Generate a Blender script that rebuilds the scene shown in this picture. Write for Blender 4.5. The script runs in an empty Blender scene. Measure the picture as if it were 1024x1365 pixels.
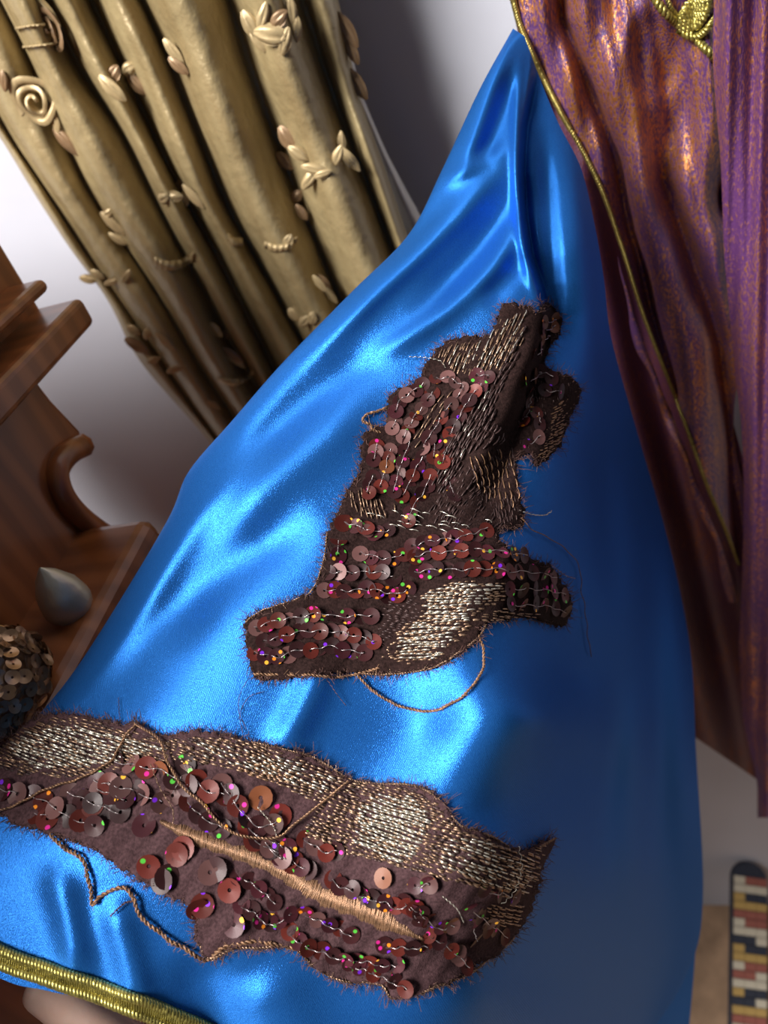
import bpy, math, random
import numpy as np
from mathutils import Vector, Matrix

random.seed(7)
rng = np.random.default_rng(7)
scene = bpy.context.scene
COL = scene.collection

# ------------------------------------------------------------------ camera
F = 986.0                      # focal length in pixels of the 1024 x 1365 frame
CAMZ = 1.62                    # hand-held phone, metres above the floor
Yc = np.array([.113, -.649, .752]); Yc /= np.linalg.norm(Yc)          # "into the wall" in camera axes
Dn = np.array([.269, .7485, .606]); Dn -= Yc * Dn.dot(Yc); Dn /= np.linalg.norm(Dn)
Zc = -Dn
Xc = np.cross(Yc, Zc)
RIGHT = np.array([Xc[0], Yc[0], Zc[0]])
DOWN = np.array([Xc[1], Yc[1], Zc[1]])
FWD = np.array([Xc[2], Yc[2], Zc[2]])
CAM = np.array([0., 0., CAMZ])
cam = bpy.data.cameras.new('camera')
cam.sensor_fit = 'VERTICAL'; cam.sensor_height = 36.0; cam.lens = F / 1365 * 36.0
cam.clip_start = 0.01
cam.dof.use_dof = True; cam.dof.focus_distance = 0.315; cam.dof.aperture_fstop = 9.0
cam_o = bpy.data.objects.new('camera', cam); COL.objects.link(cam_o)
m = Matrix.Identity(4)
for i in range(3):
    m[i][0] = RIGHT[i]; m[i][1] = -DOWN[i]; m[i][2] = -FWD[i]; m[i][3] = CAM[i]
cam_o.matrix_world = m
scene.camera = cam_o

# ------------------------------------------------------------------ light
scene.view_settings.view_transform = 'Standard'
scene.view_settings.look = 'None'
scene.view_settings.exposure = 0.0
scene.view_settings.gamma = 1.0
scene.view_settings.use_curve_mapping = False
world = bpy.data.worlds.new('world'); scene.world = world; world.use_nodes = True
bg = world.node_tree.nodes['Background']
bg.inputs[0].default_value = (.95, .93, 1.0, 1); bg.inputs[1].default_value = 0.085

def area(name, loc, target, sx, sy, power, col):
    l = bpy.data.lights.new(name, 'AREA'); l.shape = 'RECTANGLE'; l.size = sx; l.size_y = sy
    l.energy = power; l.color = col
    o = bpy.data.objects.new(name, l); COL.objects.link(o)
    o.location = loc
    o.rotation_euler = (Vector(target) - Vector(loc)).to_track_quat('-Z', 'Y').to_euler()
    return o
area('window_daylight', (-1.15, -0.95, 3.00), (0.0, 0.40, 1.40), 0.8, 1.0, 140, (1.0, .97, .93))

# ------------------------------------------------------------------ helpers
def P(x, y, z):
    """world point seen at pixel (x, y) at optical depth z (metres); vectorised"""
    x = np.asarray(x, float); y = np.asarray(y, float); z = np.asarray(z, float)
    a = ((x - 512) / F * z)[..., None]; b = ((y - 682.5) / F * z)[..., None]
    return CAM + a * RIGHT + b * DOWN + z[..., None] * FWD

def rayY(x, y):
    x = np.asarray(x, float); y = np.asarray(y, float)
    return (x - 512) / F * RIGHT[1] + (y - 682.5) / F * DOWN[1] + FWD[1]

def PY(x, y, Y):
    """world point on the plane parallel to the wall at distance Y"""
    return P(x, y, np.asarray(Y, float) / rayY(x, y))

def PX(x, y, X):
    rx = (np.asarray(x, float) - 512) / F * RIGHT[0] + (np.asarray(y, float) - 682.5) / F * DOWN[0] + FWD[0]
    return P(x, y, np.asarray(X, float) / rx)

def catmull(pts, n):
    """n points spaced evenly along a smooth curve through pts"""
    p = np.asarray(pts, float)
    e = np.vstack([2 * p[0] - p[1], p, 2 * p[-1] - p[-2]])
    out = []
    for i in range(1, len(e) - 2):
        t = np.linspace(0, 1, 24, endpoint=False)[:, None]
        a, b, c, d = e[i - 1], e[i], e[i + 1], e[i + 2]
        out.append(.5 * ((2 * b) + (c - a) * t + (2 * a - 5 * b + 4 * c - d) * t ** 2 + (3 * b - a - 3 * c + d) * t ** 3))
    out.append(e[-2][None]); q = np.vstack(out)
    s = np.r_[0, np.cumsum(np.linalg.norm(np.diff(q, axis=0), axis=1))]
    t = np.linspace(0, s[-1], n)
    return np.stack([np.interp(t, s, q[:, k]) for k in range(q.shape[1])], 1)

def mesh(name, v, f, mat=None, smooth=True):
    me = bpy.data.meshes.new(name)
    me.from_pydata([tuple(map(float, p)) for p in v], [], [tuple(map(int, q)) for q in f])
    if mat: me.materials.append(mat)
    if smooth: me.polygons.foreach_set('use_smooth', [True] * len(me.polygons))
    me.update()
    return me

def obj(name, v, f, mat=None, parent=None, smooth=True, kind=None, label=None):
    me = v if f is None else mesh(name, v, f, mat, smooth)
    o = bpy.data.objects.new(name, me); COL.objects.link(o)
    if parent is not None:
        o.parent = parent
        o.matrix_parent_inverse = Matrix.Translation(parent.location).inverted()
    if kind: o['kind'] = kind
    if label: o['label'] = label
    return o

def tag(o, label, cat, group=None):
    o['label'] = label; o['category'] = cat
    if group: o['group'] = group
    return o

def thing(name, label, cat, loc, group=None):
    o = bpy.data.objects.new(name, None); COL.objects.link(o)
    o.location = tuple(map(float, loc)); o.empty_display_size = .02
    return tag(o, label, cat, group)

def grid_faces(nr, nc, off=0):
    i = np.arange(nr - 1)[:, None] * nc + np.arange(nc - 1)[None] + off
    i = i.ravel()
    return np.stack([i, i + 1, i + nc + 1, i + nc], 1)

def add_uv(me, nr, nc, su, sv):
    uv = me.uv_layers.new(name='UVMap')
    li = np.empty(len(me.loops), int); me.loops.foreach_get('vertex_index', li)
    r = li // nc; c = li % nc
    d = np.stack([c / (nc - 1) * su, r / (nr - 1) * sv], 1).astype(np.float32)
    uv.data.foreach_set('uv', d.ravel())

class MB:
    def __init__(s): s.v = []; s.f = []
    def tube(s, pts, r, n=5, cap=False):
        p = np.asarray(pts, float); k = len(p); b = len(s.v)
        t = np.gradient(p, axis=0); t /= np.linalg.norm(t, axis=1)[:, None] + 1e-12
        rr = np.broadcast_to(np.asarray(r, float), (k,))
        ref = np.array([.31, .2, .93]);
        if abs(t[0].dot(ref)) > .9: ref = np.array([.93, .31, .2])
        u = np.cross(t[0], ref); u /= np.linalg.norm(u)
        for i in range(k):
            u = u - t[i] * u.dot(t[i]); u /= np.linalg.norm(u) + 1e-12
            w = np.cross(t[i], u)
            for j in range(n):
                a = 2 * math.pi * j / n
                s.v.append(p[i] + rr[i] * (math.cos(a) * u + math.sin(a) * w))
        for i in range(k - 1):
            for j in range(n):
                a = b + i * n + j; c = b + i * n + (j + 1) % n
                s.f.append((a, c, c + n, a + n))
        if cap:
            s.f.append(tuple(b + j for j in range(n))[::-1]); s.f.append(tuple(b + (k - 1) * n + j for j in range(n)))
        return s
    def box(s, lo, hi):
        b = len(s.v)
        for z in (lo[2], hi[2]):
            for x, y in ((lo[0], lo[1]), (hi[0], lo[1]), (hi[0], hi[1]), (lo[0], hi[1])): s.v.append((x, y, z))
        for q in ((3, 2, 1, 0), (4, 5, 6, 7), (0, 1, 5, 4), (1, 2, 6, 5), (2, 3, 7, 6), (3, 0, 4, 7)):
            s.f.append(tuple(b + i for i in q))
        return s
    def rope(s, pts, r, pitch, strands=2, n=5, per=9):
        """strands twisted around a path of world points"""
        p = np.asarray(pts, float)
        L = np.r_[0, np.cumsum(np.linalg.norm(np.diff(p, axis=0), axis=1))]
        k = max(8, int(L[-1] / pitch * per)); t = np.linspace(0, L[-1], k)
        q = np.stack([np.interp(t, L, p[:, i]) for i in range(3)], 1)
        tg = np.gradient(q, axis=0); tg /= np.linalg.norm(tg, axis=1)[:, None] + 1e-12
        ref = -FWD
        u = np.cross(tg, ref); u /= np.linalg.norm(u, axis=1)[:, None] + 1e-9
        w = np.cross(tg, u)
        for a0 in range(strands):
            a = 2 * math.pi * (t / pitch + a0 / strands)
            s.tube(q + .55 * r * (np.cos(a)[:, None] * u + np.sin(a)[:, None] * w), r * .55, n)
        return s
    def lathe(s, prof, n=16):
        b = len(s.v)
        for (r, z) in prof:
            for j in range(n):
                a = 2 * math.pi * j / n; s.v.append((r * math.cos(a), r * math.sin(a), z))
        for i in range(len(prof) - 1):
            for j in range(n):
                a = b + i * n + j; c = b + i * n + (j + 1) % n; s.f.append((a, c, c + n, a + n))
        return s
    def build(s, name, mat, parent=None, smooth=True, kind=None, label=None):
        return obj(name, s.v, s.f, mat, parent, smooth, kind, label)

def inside(poly, x, y):
    poly = np.asarray(poly, float); x = np.asarray(x, float); y = np.asarray(y, float)
    r = np.zeros(x.shape, bool); j = len(poly) - 1
    for i in range(len(poly)):
        xi, yi = poly[i]; xj, yj = poly[j]
        c = ((yi > y) != (yj > y)) & (x < (xj - xi) * (y - yi) / (yj - yi + 1e-12) + xi)
        r ^= c; j = i
    return r

def polydist(pl, x, y):
    """distance (px) of points to a polyline and the place along it (0..1)"""
    best = np.full(x.shape, 1e9); where = np.zeros(x.shape); m_ = len(pl) - 1
    for i_, (a, b) in enumerate(zip(pl[:-1], pl[1:])):
        d = b - a; L = d.dot(d) + 1e-9
        t = np.clip(((x - a[0]) * d[0] + (y - a[1]) * d[1]) / L, 0, 1)
        q = (x - a[0] - t * d[0]) ** 2 + (y - a[1] - t * d[1]) ** 2
        k = q < best; best[k] = q[k]; where[k] = ((i_ + t) / m_)[k]
    return np.sqrt(best), where

# ------------------------------------------------------------------ materials
class NT:
    def __init__(s, name):
        s.m = bpy.data.materials.new(name); s.m.use_nodes = True
        s.t = s.m.node_tree; s.b = s.t.nodes['Principled BSDF']
    def n(s, typ, **kw):
        q = s.t.nodes.new(typ)
        for k, v in kw.items():
            if k.startswith('i_'): q.inputs[k[2:].replace('_', ' ')].default_value = v
            else: setattr(q, k, v)
        return q
    def l(s, a, b): s.t.links.new(a, b)
    def set(s, **kw):
        for k, v in kw.items(): s.b.inputs[k.replace('_', ' ')].default_value = v
        return s
    def coords(s, out='Object', scale=(1, 1, 1), rot=(0, 0, 0)):
        tc = s.n('ShaderNodeTexCoord'); mp = s.n('ShaderNodeMapping')
        mp.inputs['Scale'].default_value = scale; mp.inputs['Rotation'].default_value = rot
        s.l(tc.outputs[out], mp.inputs['Vector']); return mp.outputs[0]
    def noise(s, vec, scale, detail=3, rough=.5):
        q = s.n('ShaderNodeTexNoise'); q.inputs['Scale'].default_value = scale
        q.inputs['Detail'].default_value = detail; q.inputs['Roughness'].default_value = rough
        if vec is not None: s.l(vec, q.inputs['Vector'])
        return q.outputs['Fac']
    def ramp(s, fac, stops):
        q = s.n('ShaderNodeValToRGB'); e = q.color_ramp.elements
        while len(e) < len(stops): e.new(.5)
        for k, (p, c) in enumerate(stops):
            e[k].position = p; e[k].color = (c[0], c[1], c[2], 1) if not isinstance(c, (int, float)) else (c, c, c, 1)
        s.l(fac, q.inputs[0]); return q.outputs[0]
    def mix(s, fac, a, b):
        q = s.n('ShaderNodeMix', data_type='RGBA')
        if isinstance(fac, (int, float)): q.inputs[0].default_value = fac
        else: s.l(fac, q.inputs[0])
        for k, c in ((6, a), (7, b)):
            if isinstance(c, tuple): q.inputs[k].default_value = (*c, 1)
            else: s.l(c, q.inputs[k])
        return q.outputs[2]
    def bump(s, h, strength=.3, dist=.001, normal=None):
        q = s.n('ShaderNodeBump'); q.inputs['Strength'].default_value = strength; q.inputs['Distance'].default_value = dist
        s.l(h, q.inputs['Height'])
        if normal is not None: s.l(normal, q.inputs['Normal'])
        s.l(q.outputs[0], s.b.inputs['Normal']); return q.outputs[0]
    def color(s, c): s.l(c, s.b.inputs['Base Color']); return s

def plain(name, col, rough=.6, metal=0., bump=None, var=.0):
    t = NT(name); t.set(Base_Color=(*col, 1), Roughness=rough, Metallic=metal)
    if var:
        n = t.noise(t.coords(), var[0], 3)
        t.color(t.ramp(n, [(.3, tuple(c * var[1] for c in col)), (.7, tuple(min(1, c * var[2]) for c in col))]))
    if bump:
        n = t.noise(t.coords(), bump[0], 3); t.bump(n, bump[1], bump[2])
    return t.m

# blue satin: satin weave with fine diagonal twill and a grainy sheen
t = NT('blue_satin')
t.set(Base_Color=(.006, .125, .52, 1), Roughness=.37, Metallic=.62)
t.b.inputs['Specular IOR Level'].default_value = .4; t.b.inputs['IOR'].default_value = 1.45; t.b.inputs['Specular Tint'].default_value = (.25, .55, 1., 1)
t.b.inputs['Anisotropic'].default_value = .85; t.b.inputs['Anisotropic Rotation'].default_value = .25
_tg = t.n('ShaderNodeTangent', direction_type='UV_MAP'); _tg.uv_map = 'UVMap'; t.l(_tg.outputs[0], t.b.inputs['Tangent'])
uvv = t.coords('UV', (1, 1, 1), (0, 0, .75))
w = t.n('ShaderNodeTexWave', wave_type='BANDS'); w.inputs['Scale'].default_value = 130; w.inputs['Distortion'].default_value = .6
t.l(uvv, w.inputs['Vector'])
g = t.noise(t.coords('Object', (1, 1, 1)), 2300, 2)
b0 = t.bump(w.outputs['Fac'], .16, .0002)
t.bump(g, .40, .0004, b0)
t.color(t.ramp(t.noise(t.coords(), 1900, 2), [(.3, (.016, .125, .46)), (.7, (.026, .175, .58))]))
SATIN = t.m

t = NT('gold_curtain')
t.set(Roughness=.42, Metallic=.25)
n = t.noise(t.coords('Object', (60, 60, 8)), 1.0, 3)
t.color(t.ramp(n, [(.25, (.27, .195, .092)), (.75, (.40, .315, .165))]))
n2 = t.noise(t.coords('Object', (1, 1, 1)), 45, 4)
t.bump(n2, .6, .006)
CURT = t.m
RIBBON = plain('ribbon_gold', (.43, .32, .165), .42, .3, (200, .2, .001), (60, .75, 1.25))
RIBBOND = plain('ribbon_bronze', (.25, .155, .08), .38, .3, (200, .2, .001), (60, .75, 1.25))
WHITE = plain('white_plaster', (.52, .53, .60), .85, 0, (30, .12, .004), (6, .96, 1.03))
LINING = plain('grey_lining', (.62, .58, .52), .7)
CARPET = plain('tan_carpet', (.42, .27, .17), .95, 0, (300, .5, .004), (22, .75, 1.2))

t = NT('varnished_wood')
t.set(Roughness=.28)
n = t.noise(t.coords('Object', (14, 14, 2.2)), 1.6, 6, .6)
w = t.n('ShaderNodeTexWave', wave_type='BANDS', bands_direction='Y'); w.inputs['Scale'].default_value = 3
w.inputs['Distortion'].default_value = 6; w.inputs['Detail'].default_value = 3
t.l(t.coords('Object', (4, 6, 1.2)), w.inputs['Vector'])
c = t.ramp(n, [(.25, (.15, .042, .013)), (.8, (.40, .140, .042))])
t.color(t.mix(.35, c, t.ramp(w.outputs['Fac'], [(.2, (.12, .034, .011)), (.9, (.38, .125, .038))])))
t.bump(n, .06, .001)
WOOD = t.m
PEWTER = plain('pewter', (.55, .50, .38), .38, .5, (120, .3, .002))

def shot(name, base, base2, thread, amount, rot=(0, 0, 0), metal=.85):
    """shot lame: dull warp colour with metallic orange weft showing in streaks and glints"""
    t = NT(name); t.set(Roughness=.42)
    fine = t.noise(t.coords('Object', (1050, 1050, 330), rot), 1.0, 2, .6)
    fine2 = t.n('ShaderNodeMath', operation='MULTIPLY_ADD'); t.l(fine, fine2.inputs[0]); fine2.inputs[1].default_value = 2.4; fine2.inputs[2].default_value = -.7
    mid = t.noise(t.coords('Object', (170, 170, 20), rot), 1.0, 3, .6)
    big = t.noise(t.coords('Object', (14, 14, 7), rot), 1.0, 3, .55)
    a = t.n('ShaderNodeMath', operation='ADD'); t.l(fine2.outputs[0], a.inputs[0]); t.l(mid, a.inputs[1])
    a2 = t.n('ShaderNodeMath', operation='ADD'); t.l(a.outputs[0], a2.inputs[0]); t.l(big, a2.inputs[1])
    d = t.n('ShaderNodeMath', operation='DIVIDE'); t.l(a2.outputs[0], d.inputs[0]); d.inputs[1].default_value = 3
    k = t.ramp(d.outputs[0], [(amount - .06, 0.), (amount + .07, 1.)])
    bc = t.mix(t.noise(t.coords('Object', (18, 18, 5)), 1.0, 3), base, base2)
    t.color(t.mix(k, bc, thread))
    mm = t.n('ShaderNodeMath', operation='MULTIPLY'); t.l(k, mm.inputs[0]); mm.inputs[1].default_value = metal
    t.l(mm.outputs[0], t.b.inputs['Metallic'])
    t.bump(fine, .8, .0010)
    return t.m
ROBE = shot('purple_lame', (.075, .025, .105), (.110, .042, .150), (.66, .27, .075), .545)
ROBE2 = shot('purple_lame_strip', (.085, .026, .130), (.125, .040, .140), (.66, .27, .11), .58)
ROBED = shot('shaded_maroon_lining', (.055, .013, .028), (.080, .022, .060), (.26, .09, .04), .59)  # maroon lining with the shade under the robe put into its colour
GOLD = plain('gold_cord', (.42, .36, .10), .34, .8, (900, .3, .0005), (500, .6, 1.4))
GOLDO = plain('antique_gold_cord', (.34, .27, .08), .36, .8, (900, .3, .0005), (500, .6, 1.4))
BACKING_A = plain('brown_net', (.022, .011, .010), .85, 0, (1800, .5, .0006), (900, .5, 1.5))
BACKING = plain('mauve_net', (.062, .032, .035), .85, 0, (1800, .5, .0006), (900, .6, 1.4))
for _m in (BACKING, BACKING_A): _m.node_tree.nodes['Principled BSDF'].inputs['Specular IOR Level'].default_value = .08
THREADS = {
    'silver': plain('silver_thread', (.86, .75, .63), .30, .75, None, (700, .3, 1.25)),
    'bronze': plain('bronze_thread', (.32, .20, .13), .36, .7, None, (600, .35, 1.5)),
    'dark': plain('dark_thread', (.055, .030, .028), .45, .4, None, (600, .5, 1.6)),
    'tan': plain('tan_thread', (.27, .15, .085), .38, .55, None, (600, .6, 1.4)),
    'fray': plain('fray_thread', (.085, .040, .032), .7, .1, None, (400, .5, 2.2)),
    'cord': plain('brown_cord', (.26, .14, .075), .5, .35, None, (700, .5, 1.6)),
    'clear': plain('clear_thread', (.42, .36, .36), .30, .6),
}

def sequin_mat(name, col, fleck):
    """glossy plastic sequin with holographic dots"""
    t = NT(name); t.set(Roughness=.42)
    t.b.inputs['Specular IOR Level'].default_value = .22
    t.b.inputs['Coat Weight'].default_value = .03; t.b.inputs['Coat Roughness'].default_value = .15
    tc = t.n('ShaderNodeTexCoord'); oi = t.n('ShaderNodeObjectInfo')
    ad = t.n('ShaderNodeVectorMath', operation='ADD'); sc = t.n('ShaderNodeVectorMath', operation='SCALE')
    cx = t.n('ShaderNodeCombineXYZ'); t.l(oi.outputs['Random'], cx.inputs[0]); t.l(oi.outputs['Random'], cx.inputs[1])
    t.l(cx.outputs[0], sc.inputs[0]); sc.inputs['Scale'].default_value = 37.
    t.l(tc.outputs['Object'], ad.inputs[0]); t.l(sc.outputs[0], ad.inputs[1])
    v = t.n('ShaderNodeTexVoronoi', voronoi_dimensions='2D'); v.inputs['Scale'].default_value = 1.35; v.inputs['Randomness'].default_value = .45
    t.l(ad.outputs[0], v.inputs['Vector'])
    dot = t.ramp(v.outputs['Distance'], [(.26, 1.), (.32, 0.)])
    sep = t.n('ShaderNodeSeparateColor'); t.l(v.outputs['Color'], sep.inputs[0])
    on = t.n('ShaderNodeMath', operation='GREATER_THAN'); t.l(sep.outputs[0], on.inputs[0]); on.inputs[1].default_value = fleck
    k = t.n('ShaderNodeMath', operation='MULTIPLY'); t.l(dot, k.inputs[0]); t.l(on.outputs[0], k.inputs[1])
    hue = t.ramp(sep.outputs[1], [(.0, (.9, .28, .02)), (.28, (1., .50, .05)), (.45, (.10, .55, .06)), (.62, (.22, .03, .75)), (.8, (.75, .03, .30)), (1., (.95, .08, .03))])  # coloured reflections of the holographic dots, painted into the base colour
    hue.node.color_ramp.interpolation = 'CONSTANT'
    base = t.mix(oi.outputs['Random'], tuple(c * .55 for c in col), tuple(min(1, c * 1.5) for c in col))
    t.color(t.mix(k.outputs[0], base, hue))
    mm = t.n('ShaderNodeMath', operation='MULTIPLY_ADD'); t.l(k.outputs[0], mm.inputs[0]); mm.inputs[1].default_value = .2; mm.inputs[2].default_value = .08
    t.l(mm.outputs[0], t.b.inputs['Metallic'])
    return t.m
SEQ = {
    'dark': sequin_mat('sequin_dark', (.032, .009, .010), .90),
    'red': sequin_mat('sequin_red', (.085, .014, .010), .88),
    'mauve': sequin_mat('sequin_mauve', (.105, .048, .045), .985),
    'orange': sequin_mat('sequin_orange', (.13, .042, .018), .95),
    'holo': sequin_mat('sequin_holographic', (.048, .011, .015), .70),
}

# ------------------------------------------------------------------ room shell
WALL = .66
def slab(name, lo, hi, mat):
    o = MB().box(lo, hi).build(name, mat, None, False); o['kind'] = 'structure'; return o
slab('floor', (-1.6, -1.2, -.05), (1.6, WALL, 0), CARPET)
slab('wall_back', (-1.6, WALL, -.05), (1.6, WALL + .1, 2.7), WHITE)

# ------------------------------------------------------------------ wooden cabinet beside the curtain
XS = -.30
def yz(pts):
    q = PX(*np.array(pts, float).T, XS); return [(p[1], p[2]) for p in q]
cab = thing('wooden_cabinet', 'dark varnished wooden cabinet with curved side and moulding beside the gold curtain', 'cabinet', (XS - .2, .3, 0))
def extrude(prof, x0, x1, name, mat, parent, bevel=.004):
    n = len(prof); v = [(x1, y, z) for y, z in prof] + [(x0, y, z) for y, z in prof]
    f = [tuple(range(n)), tuple(range(2 * n - 1, n - 1, -1))]
    f += [(i, i + n, (i + 1) % n + n, (i + 1) % n) for i in range(n)]
    o = obj(name, v, f, mat, parent, False)
    if bevel:
        b = o.modifiers.new('bevel', 'BEVEL'); b.width = bevel; b.segments = 2; b.limit_method = 'ANGLE'; b.angle_limit = .9
    return o
back = yz([(22, 470), (70, 532), (113, 578), (108, 594), (88, 604), (74, 622), (73, 642), (84, 668), (105, 692), (135, 714), (170, 735), (200, 755), (222, 790)])
low = [(min(y + 0, WALL - .03), z) for y, z in back]
yl, zl = low[-1]
y0c = .0
prof = low + [(yl + .03, zl - .06), (yl + .03, .06), (y0c, .06), (y0c, low[0][1])]
extrude(prof[::-1], XS - .42, XS, 'side_body', WOOD, cab)
# inner rim that follows the curved cut-out
MB().tube(catmull([(XS + .002, y, z) for y, z in back[3:]], 40), .0075, 8, True).build('curved_rim', WOOD, cab)
top = yz([(-70, 215), (0, 303), (58, 374)])
(ya, za), (yb, zb), (yc2, zc2) = top
up = [(yc2, low[0][1]), (yc2, 1.635), (y0c, 1.635), (y0c, low[0][1])]
extrude(up[::-1], XS - .42, XS - .012, 'upper_case', WOOD, cab)
# moulding that runs along the side
q = PX(np.array([95.]), np.array([398.]), XS + .012)[0]
zt = q[2]; yt = min(q[1], WALL - .035)
for k, (dx, dz, hh, yy) in enumerate(((.030, 0, .018, 0), (.022, .020, .008, -.012), (.016, -.012, .010, -.008))):
    o = MB().box((XS - .42, y0c - .02, zt + dz - hh), (XS + dx - .010, yt + yy, zt + dz)).build('moulding', WOOD, cab, False)
    b = o.modifiers.new('bevel', 'BEVEL'); b.width = .004; b.segments = 3
# ledge on the side, low
q = PX(np.array([70.]), np.array([858.]), XS + .03)[0]
LEDGE = q[2]
o = MB().box((XS - .42, y0c - .03, LEDGE - .03), (XS + .05, yl - .03, LEDGE)).build('ledge', WOOD, cab, False)
b = o.modifiers.new('bevel', 'BEVEL'); b.width = .008; b.segments = 3
o = MB().box((XS - .45, y0c - .04, 0), (XS + .02, yl + .05, .07)).build('plinth', WOOD, cab, False)
b = o.modifiers.new('bevel', 'BEVEL'); b.width = .006; b.segments = 2
# pewter finial standing on the ledge end
fin = MB()
fin.lathe([(.0005, .052), (.006, .046), (.0115, .036), (.0135, .026), (.011, .018), (.006, .013), (.004, .008), (.0045, 0)], 12)
R = Matrix.Identity(3)
q = PX(np.array([122.]), np.array([845.]), XS + .03)[0]
fv = [tuple(R @ Vector(p) + Vector(q)) for p in fin.v]
obj('finial', fv, fin.f, PEWTER, cab, True, None, 'pewter drop-shaped finial')

# ------------------------------------------------------------------ gold curtain
YC = .575
lines = [
    [(-200, -300), (0, -130), (185, 2), (250, 40), (350, 105), (400, 148), (450, 166), (480, 182), (590, 282), (700, 362)],
    [(-200, -200), (0, -85), (165, 0), (250, 60), (330, 110), (400, 160), (470, 205), (600, 300), (700, 375)],
    [(-200, -110), (0, 0), (40, 20), (130, 62), (260, 120), (330, 170), (400, 215), (480, 262), (590, 335), (700, 415)],
    [(-200, -50), (0, 68), (80, 100), (170, 160), (280, 215), (330, 240), (390, 275), (450, 305), (520, 345), (600, 390), (700, 450)],
    [(-200, 30), (0, 122), (80, 160), (170, 200), (270, 250), (330, 285), (420, 330), (470, 355), (560, 400), (700, 480)],
    [(-200, 90), (0, 190), (90, 230), (190, 270), (270, 300), (320, 330), (450, 400), (520, 440), (700, 540)],
    [(-200, 222), (0, 306), (130, 348), (200, 374), (280, 404), (380, 445), (450, 478), (700, 600)],
    [(-200, 322), (0, 405), (120, 442), (250, 492), (330, 522), (450, 572), (700, 680)],
    [(-200, 385), (0, 452), (120, 476), (250, 522), (330, 548), (450, 592), (700, 705)],
]
amps = [.006, .013, .022, .022, .022, .028, .028, .014]
def cur_x(k, y):
    a = np.array(lines[k], float); y = np.asarray(y, float)
    return np.where(y < -200, a[0, 1] + (y + 200) * (a[1, 1] - a[0, 1]) / 200, np.interp(y, a[:, 0], a[:, 1]))
ys = np.linspace(-560, 700, 210)
NCELL = 16
def skew(t, k): return t ** (.8 if k in (2, 3, 5) else 1.)
cols = []; depth = []
for k in range(8):
    for j in range(NCELL + (1 if k == 7 else 0)):
        tt = j / NCELL
        xa = cur_x(k, ys); xb = cur_x(k + 1, ys)
        ker = lambda a: np.convolve(np.pad(a, 6, mode='edge'), np.ones(13) / 13, 'valid')
        x = ker(xa) * (1 - tt) + ker(xb) * tt
        am = amps[k]
        z = YC - am * 2 * max(0, math.sin(math.pi * skew(tt, k))) ** .7
        z = z + .0025 * np.sin(ys / 70. + k * 1.7 + tt * 3) + .0015 * np.sin(ys / 27. + k * 2.3)
        cols.append(x); depth.append(z + .004)
X = np.array(cols).T; Dp = np.array(depth).T
V = PY(X, np.repeat(ys[:, None], X.shape[1], 1), Dp)
CX, CD = X, Dp
cur = thing('gold_curtain', 'pleated gold satin curtain with ribbon roses hanging before the white wall', 'curtain', (float(V[-1, :, 0].mean()), YC, 0))
# lower part hangs on straight to just above the floor
nr, nc = X.shape
Vl = [V[-1].copy()]
z_end = .05; zl0 = V[-1][:, 2]
for s_ in np.linspace(.1, 1, 10):
    q = V[-1].copy(); q[:, 2] = zl0 * (1 - s_) + z_end * s_; Vl.append(q)
V2 = np.vstack([V.reshape(-1, 3)] + Vl[1:])
me = mesh('drape', V2, grid_faces(nr + 10, nc)[:, ::-1], CURT)
obj('drape', me, None, None, cur)

def cur_pt(px, py, lift=.0):
    """point on the curtain at a pixel, lifted towards the room"""
    r = int(np.argmin(abs(ys - py))); c = int(np.argmin(abs(CX[r] - px)))
    Yd = CD[r, max(0, c - 1):c + 2].min() - lift
    return PY(np.array([float(px)]), np.array([float(py)]), np.array([Yd]))[0]

def rosette(name, px, py, rad, mat, tilt=0., turns=2.6):
    """ribbon rolled into a rose: a spiral wall with an outward lip"""
    o = cur_pt(px, py, .003); mb = MB(); n = int(22 * turns)
    rows = 5; base = 0
    for i in range(n):
        a = 2 * math.pi * i / 22; r = rad * (.10 + .9 * i / n) * (1 + .08 * math.sin(3.1 * a + px))
        for j in range(rows):
            h = j / (rows - 1)
            rr = r * (1 - .25 * (1 - h)) + (.16 * rad * (h ** 3))
            z = rad * (.55 - .35 * i / n) * math.sin(h * 2.2) + .10 * rad * math.sin(2.3 * a)
            mb.v.append((rr * math.cos(a), -z, rr * math.sin(a) * 1.08))
    for i in range(n - 1):
        for j in range(rows - 1):
            q = i * rows + j; mb.f.append((q, q + 1, q + rows + 1, q + rows))
    Rm = Matrix.Rotation(tilt, 3, 'Z')
    mb.v = [tuple(Rm @ Vector(p) + Vector(o)) for p in mb.v]
    return mb.build(name, mat, cur)

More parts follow.
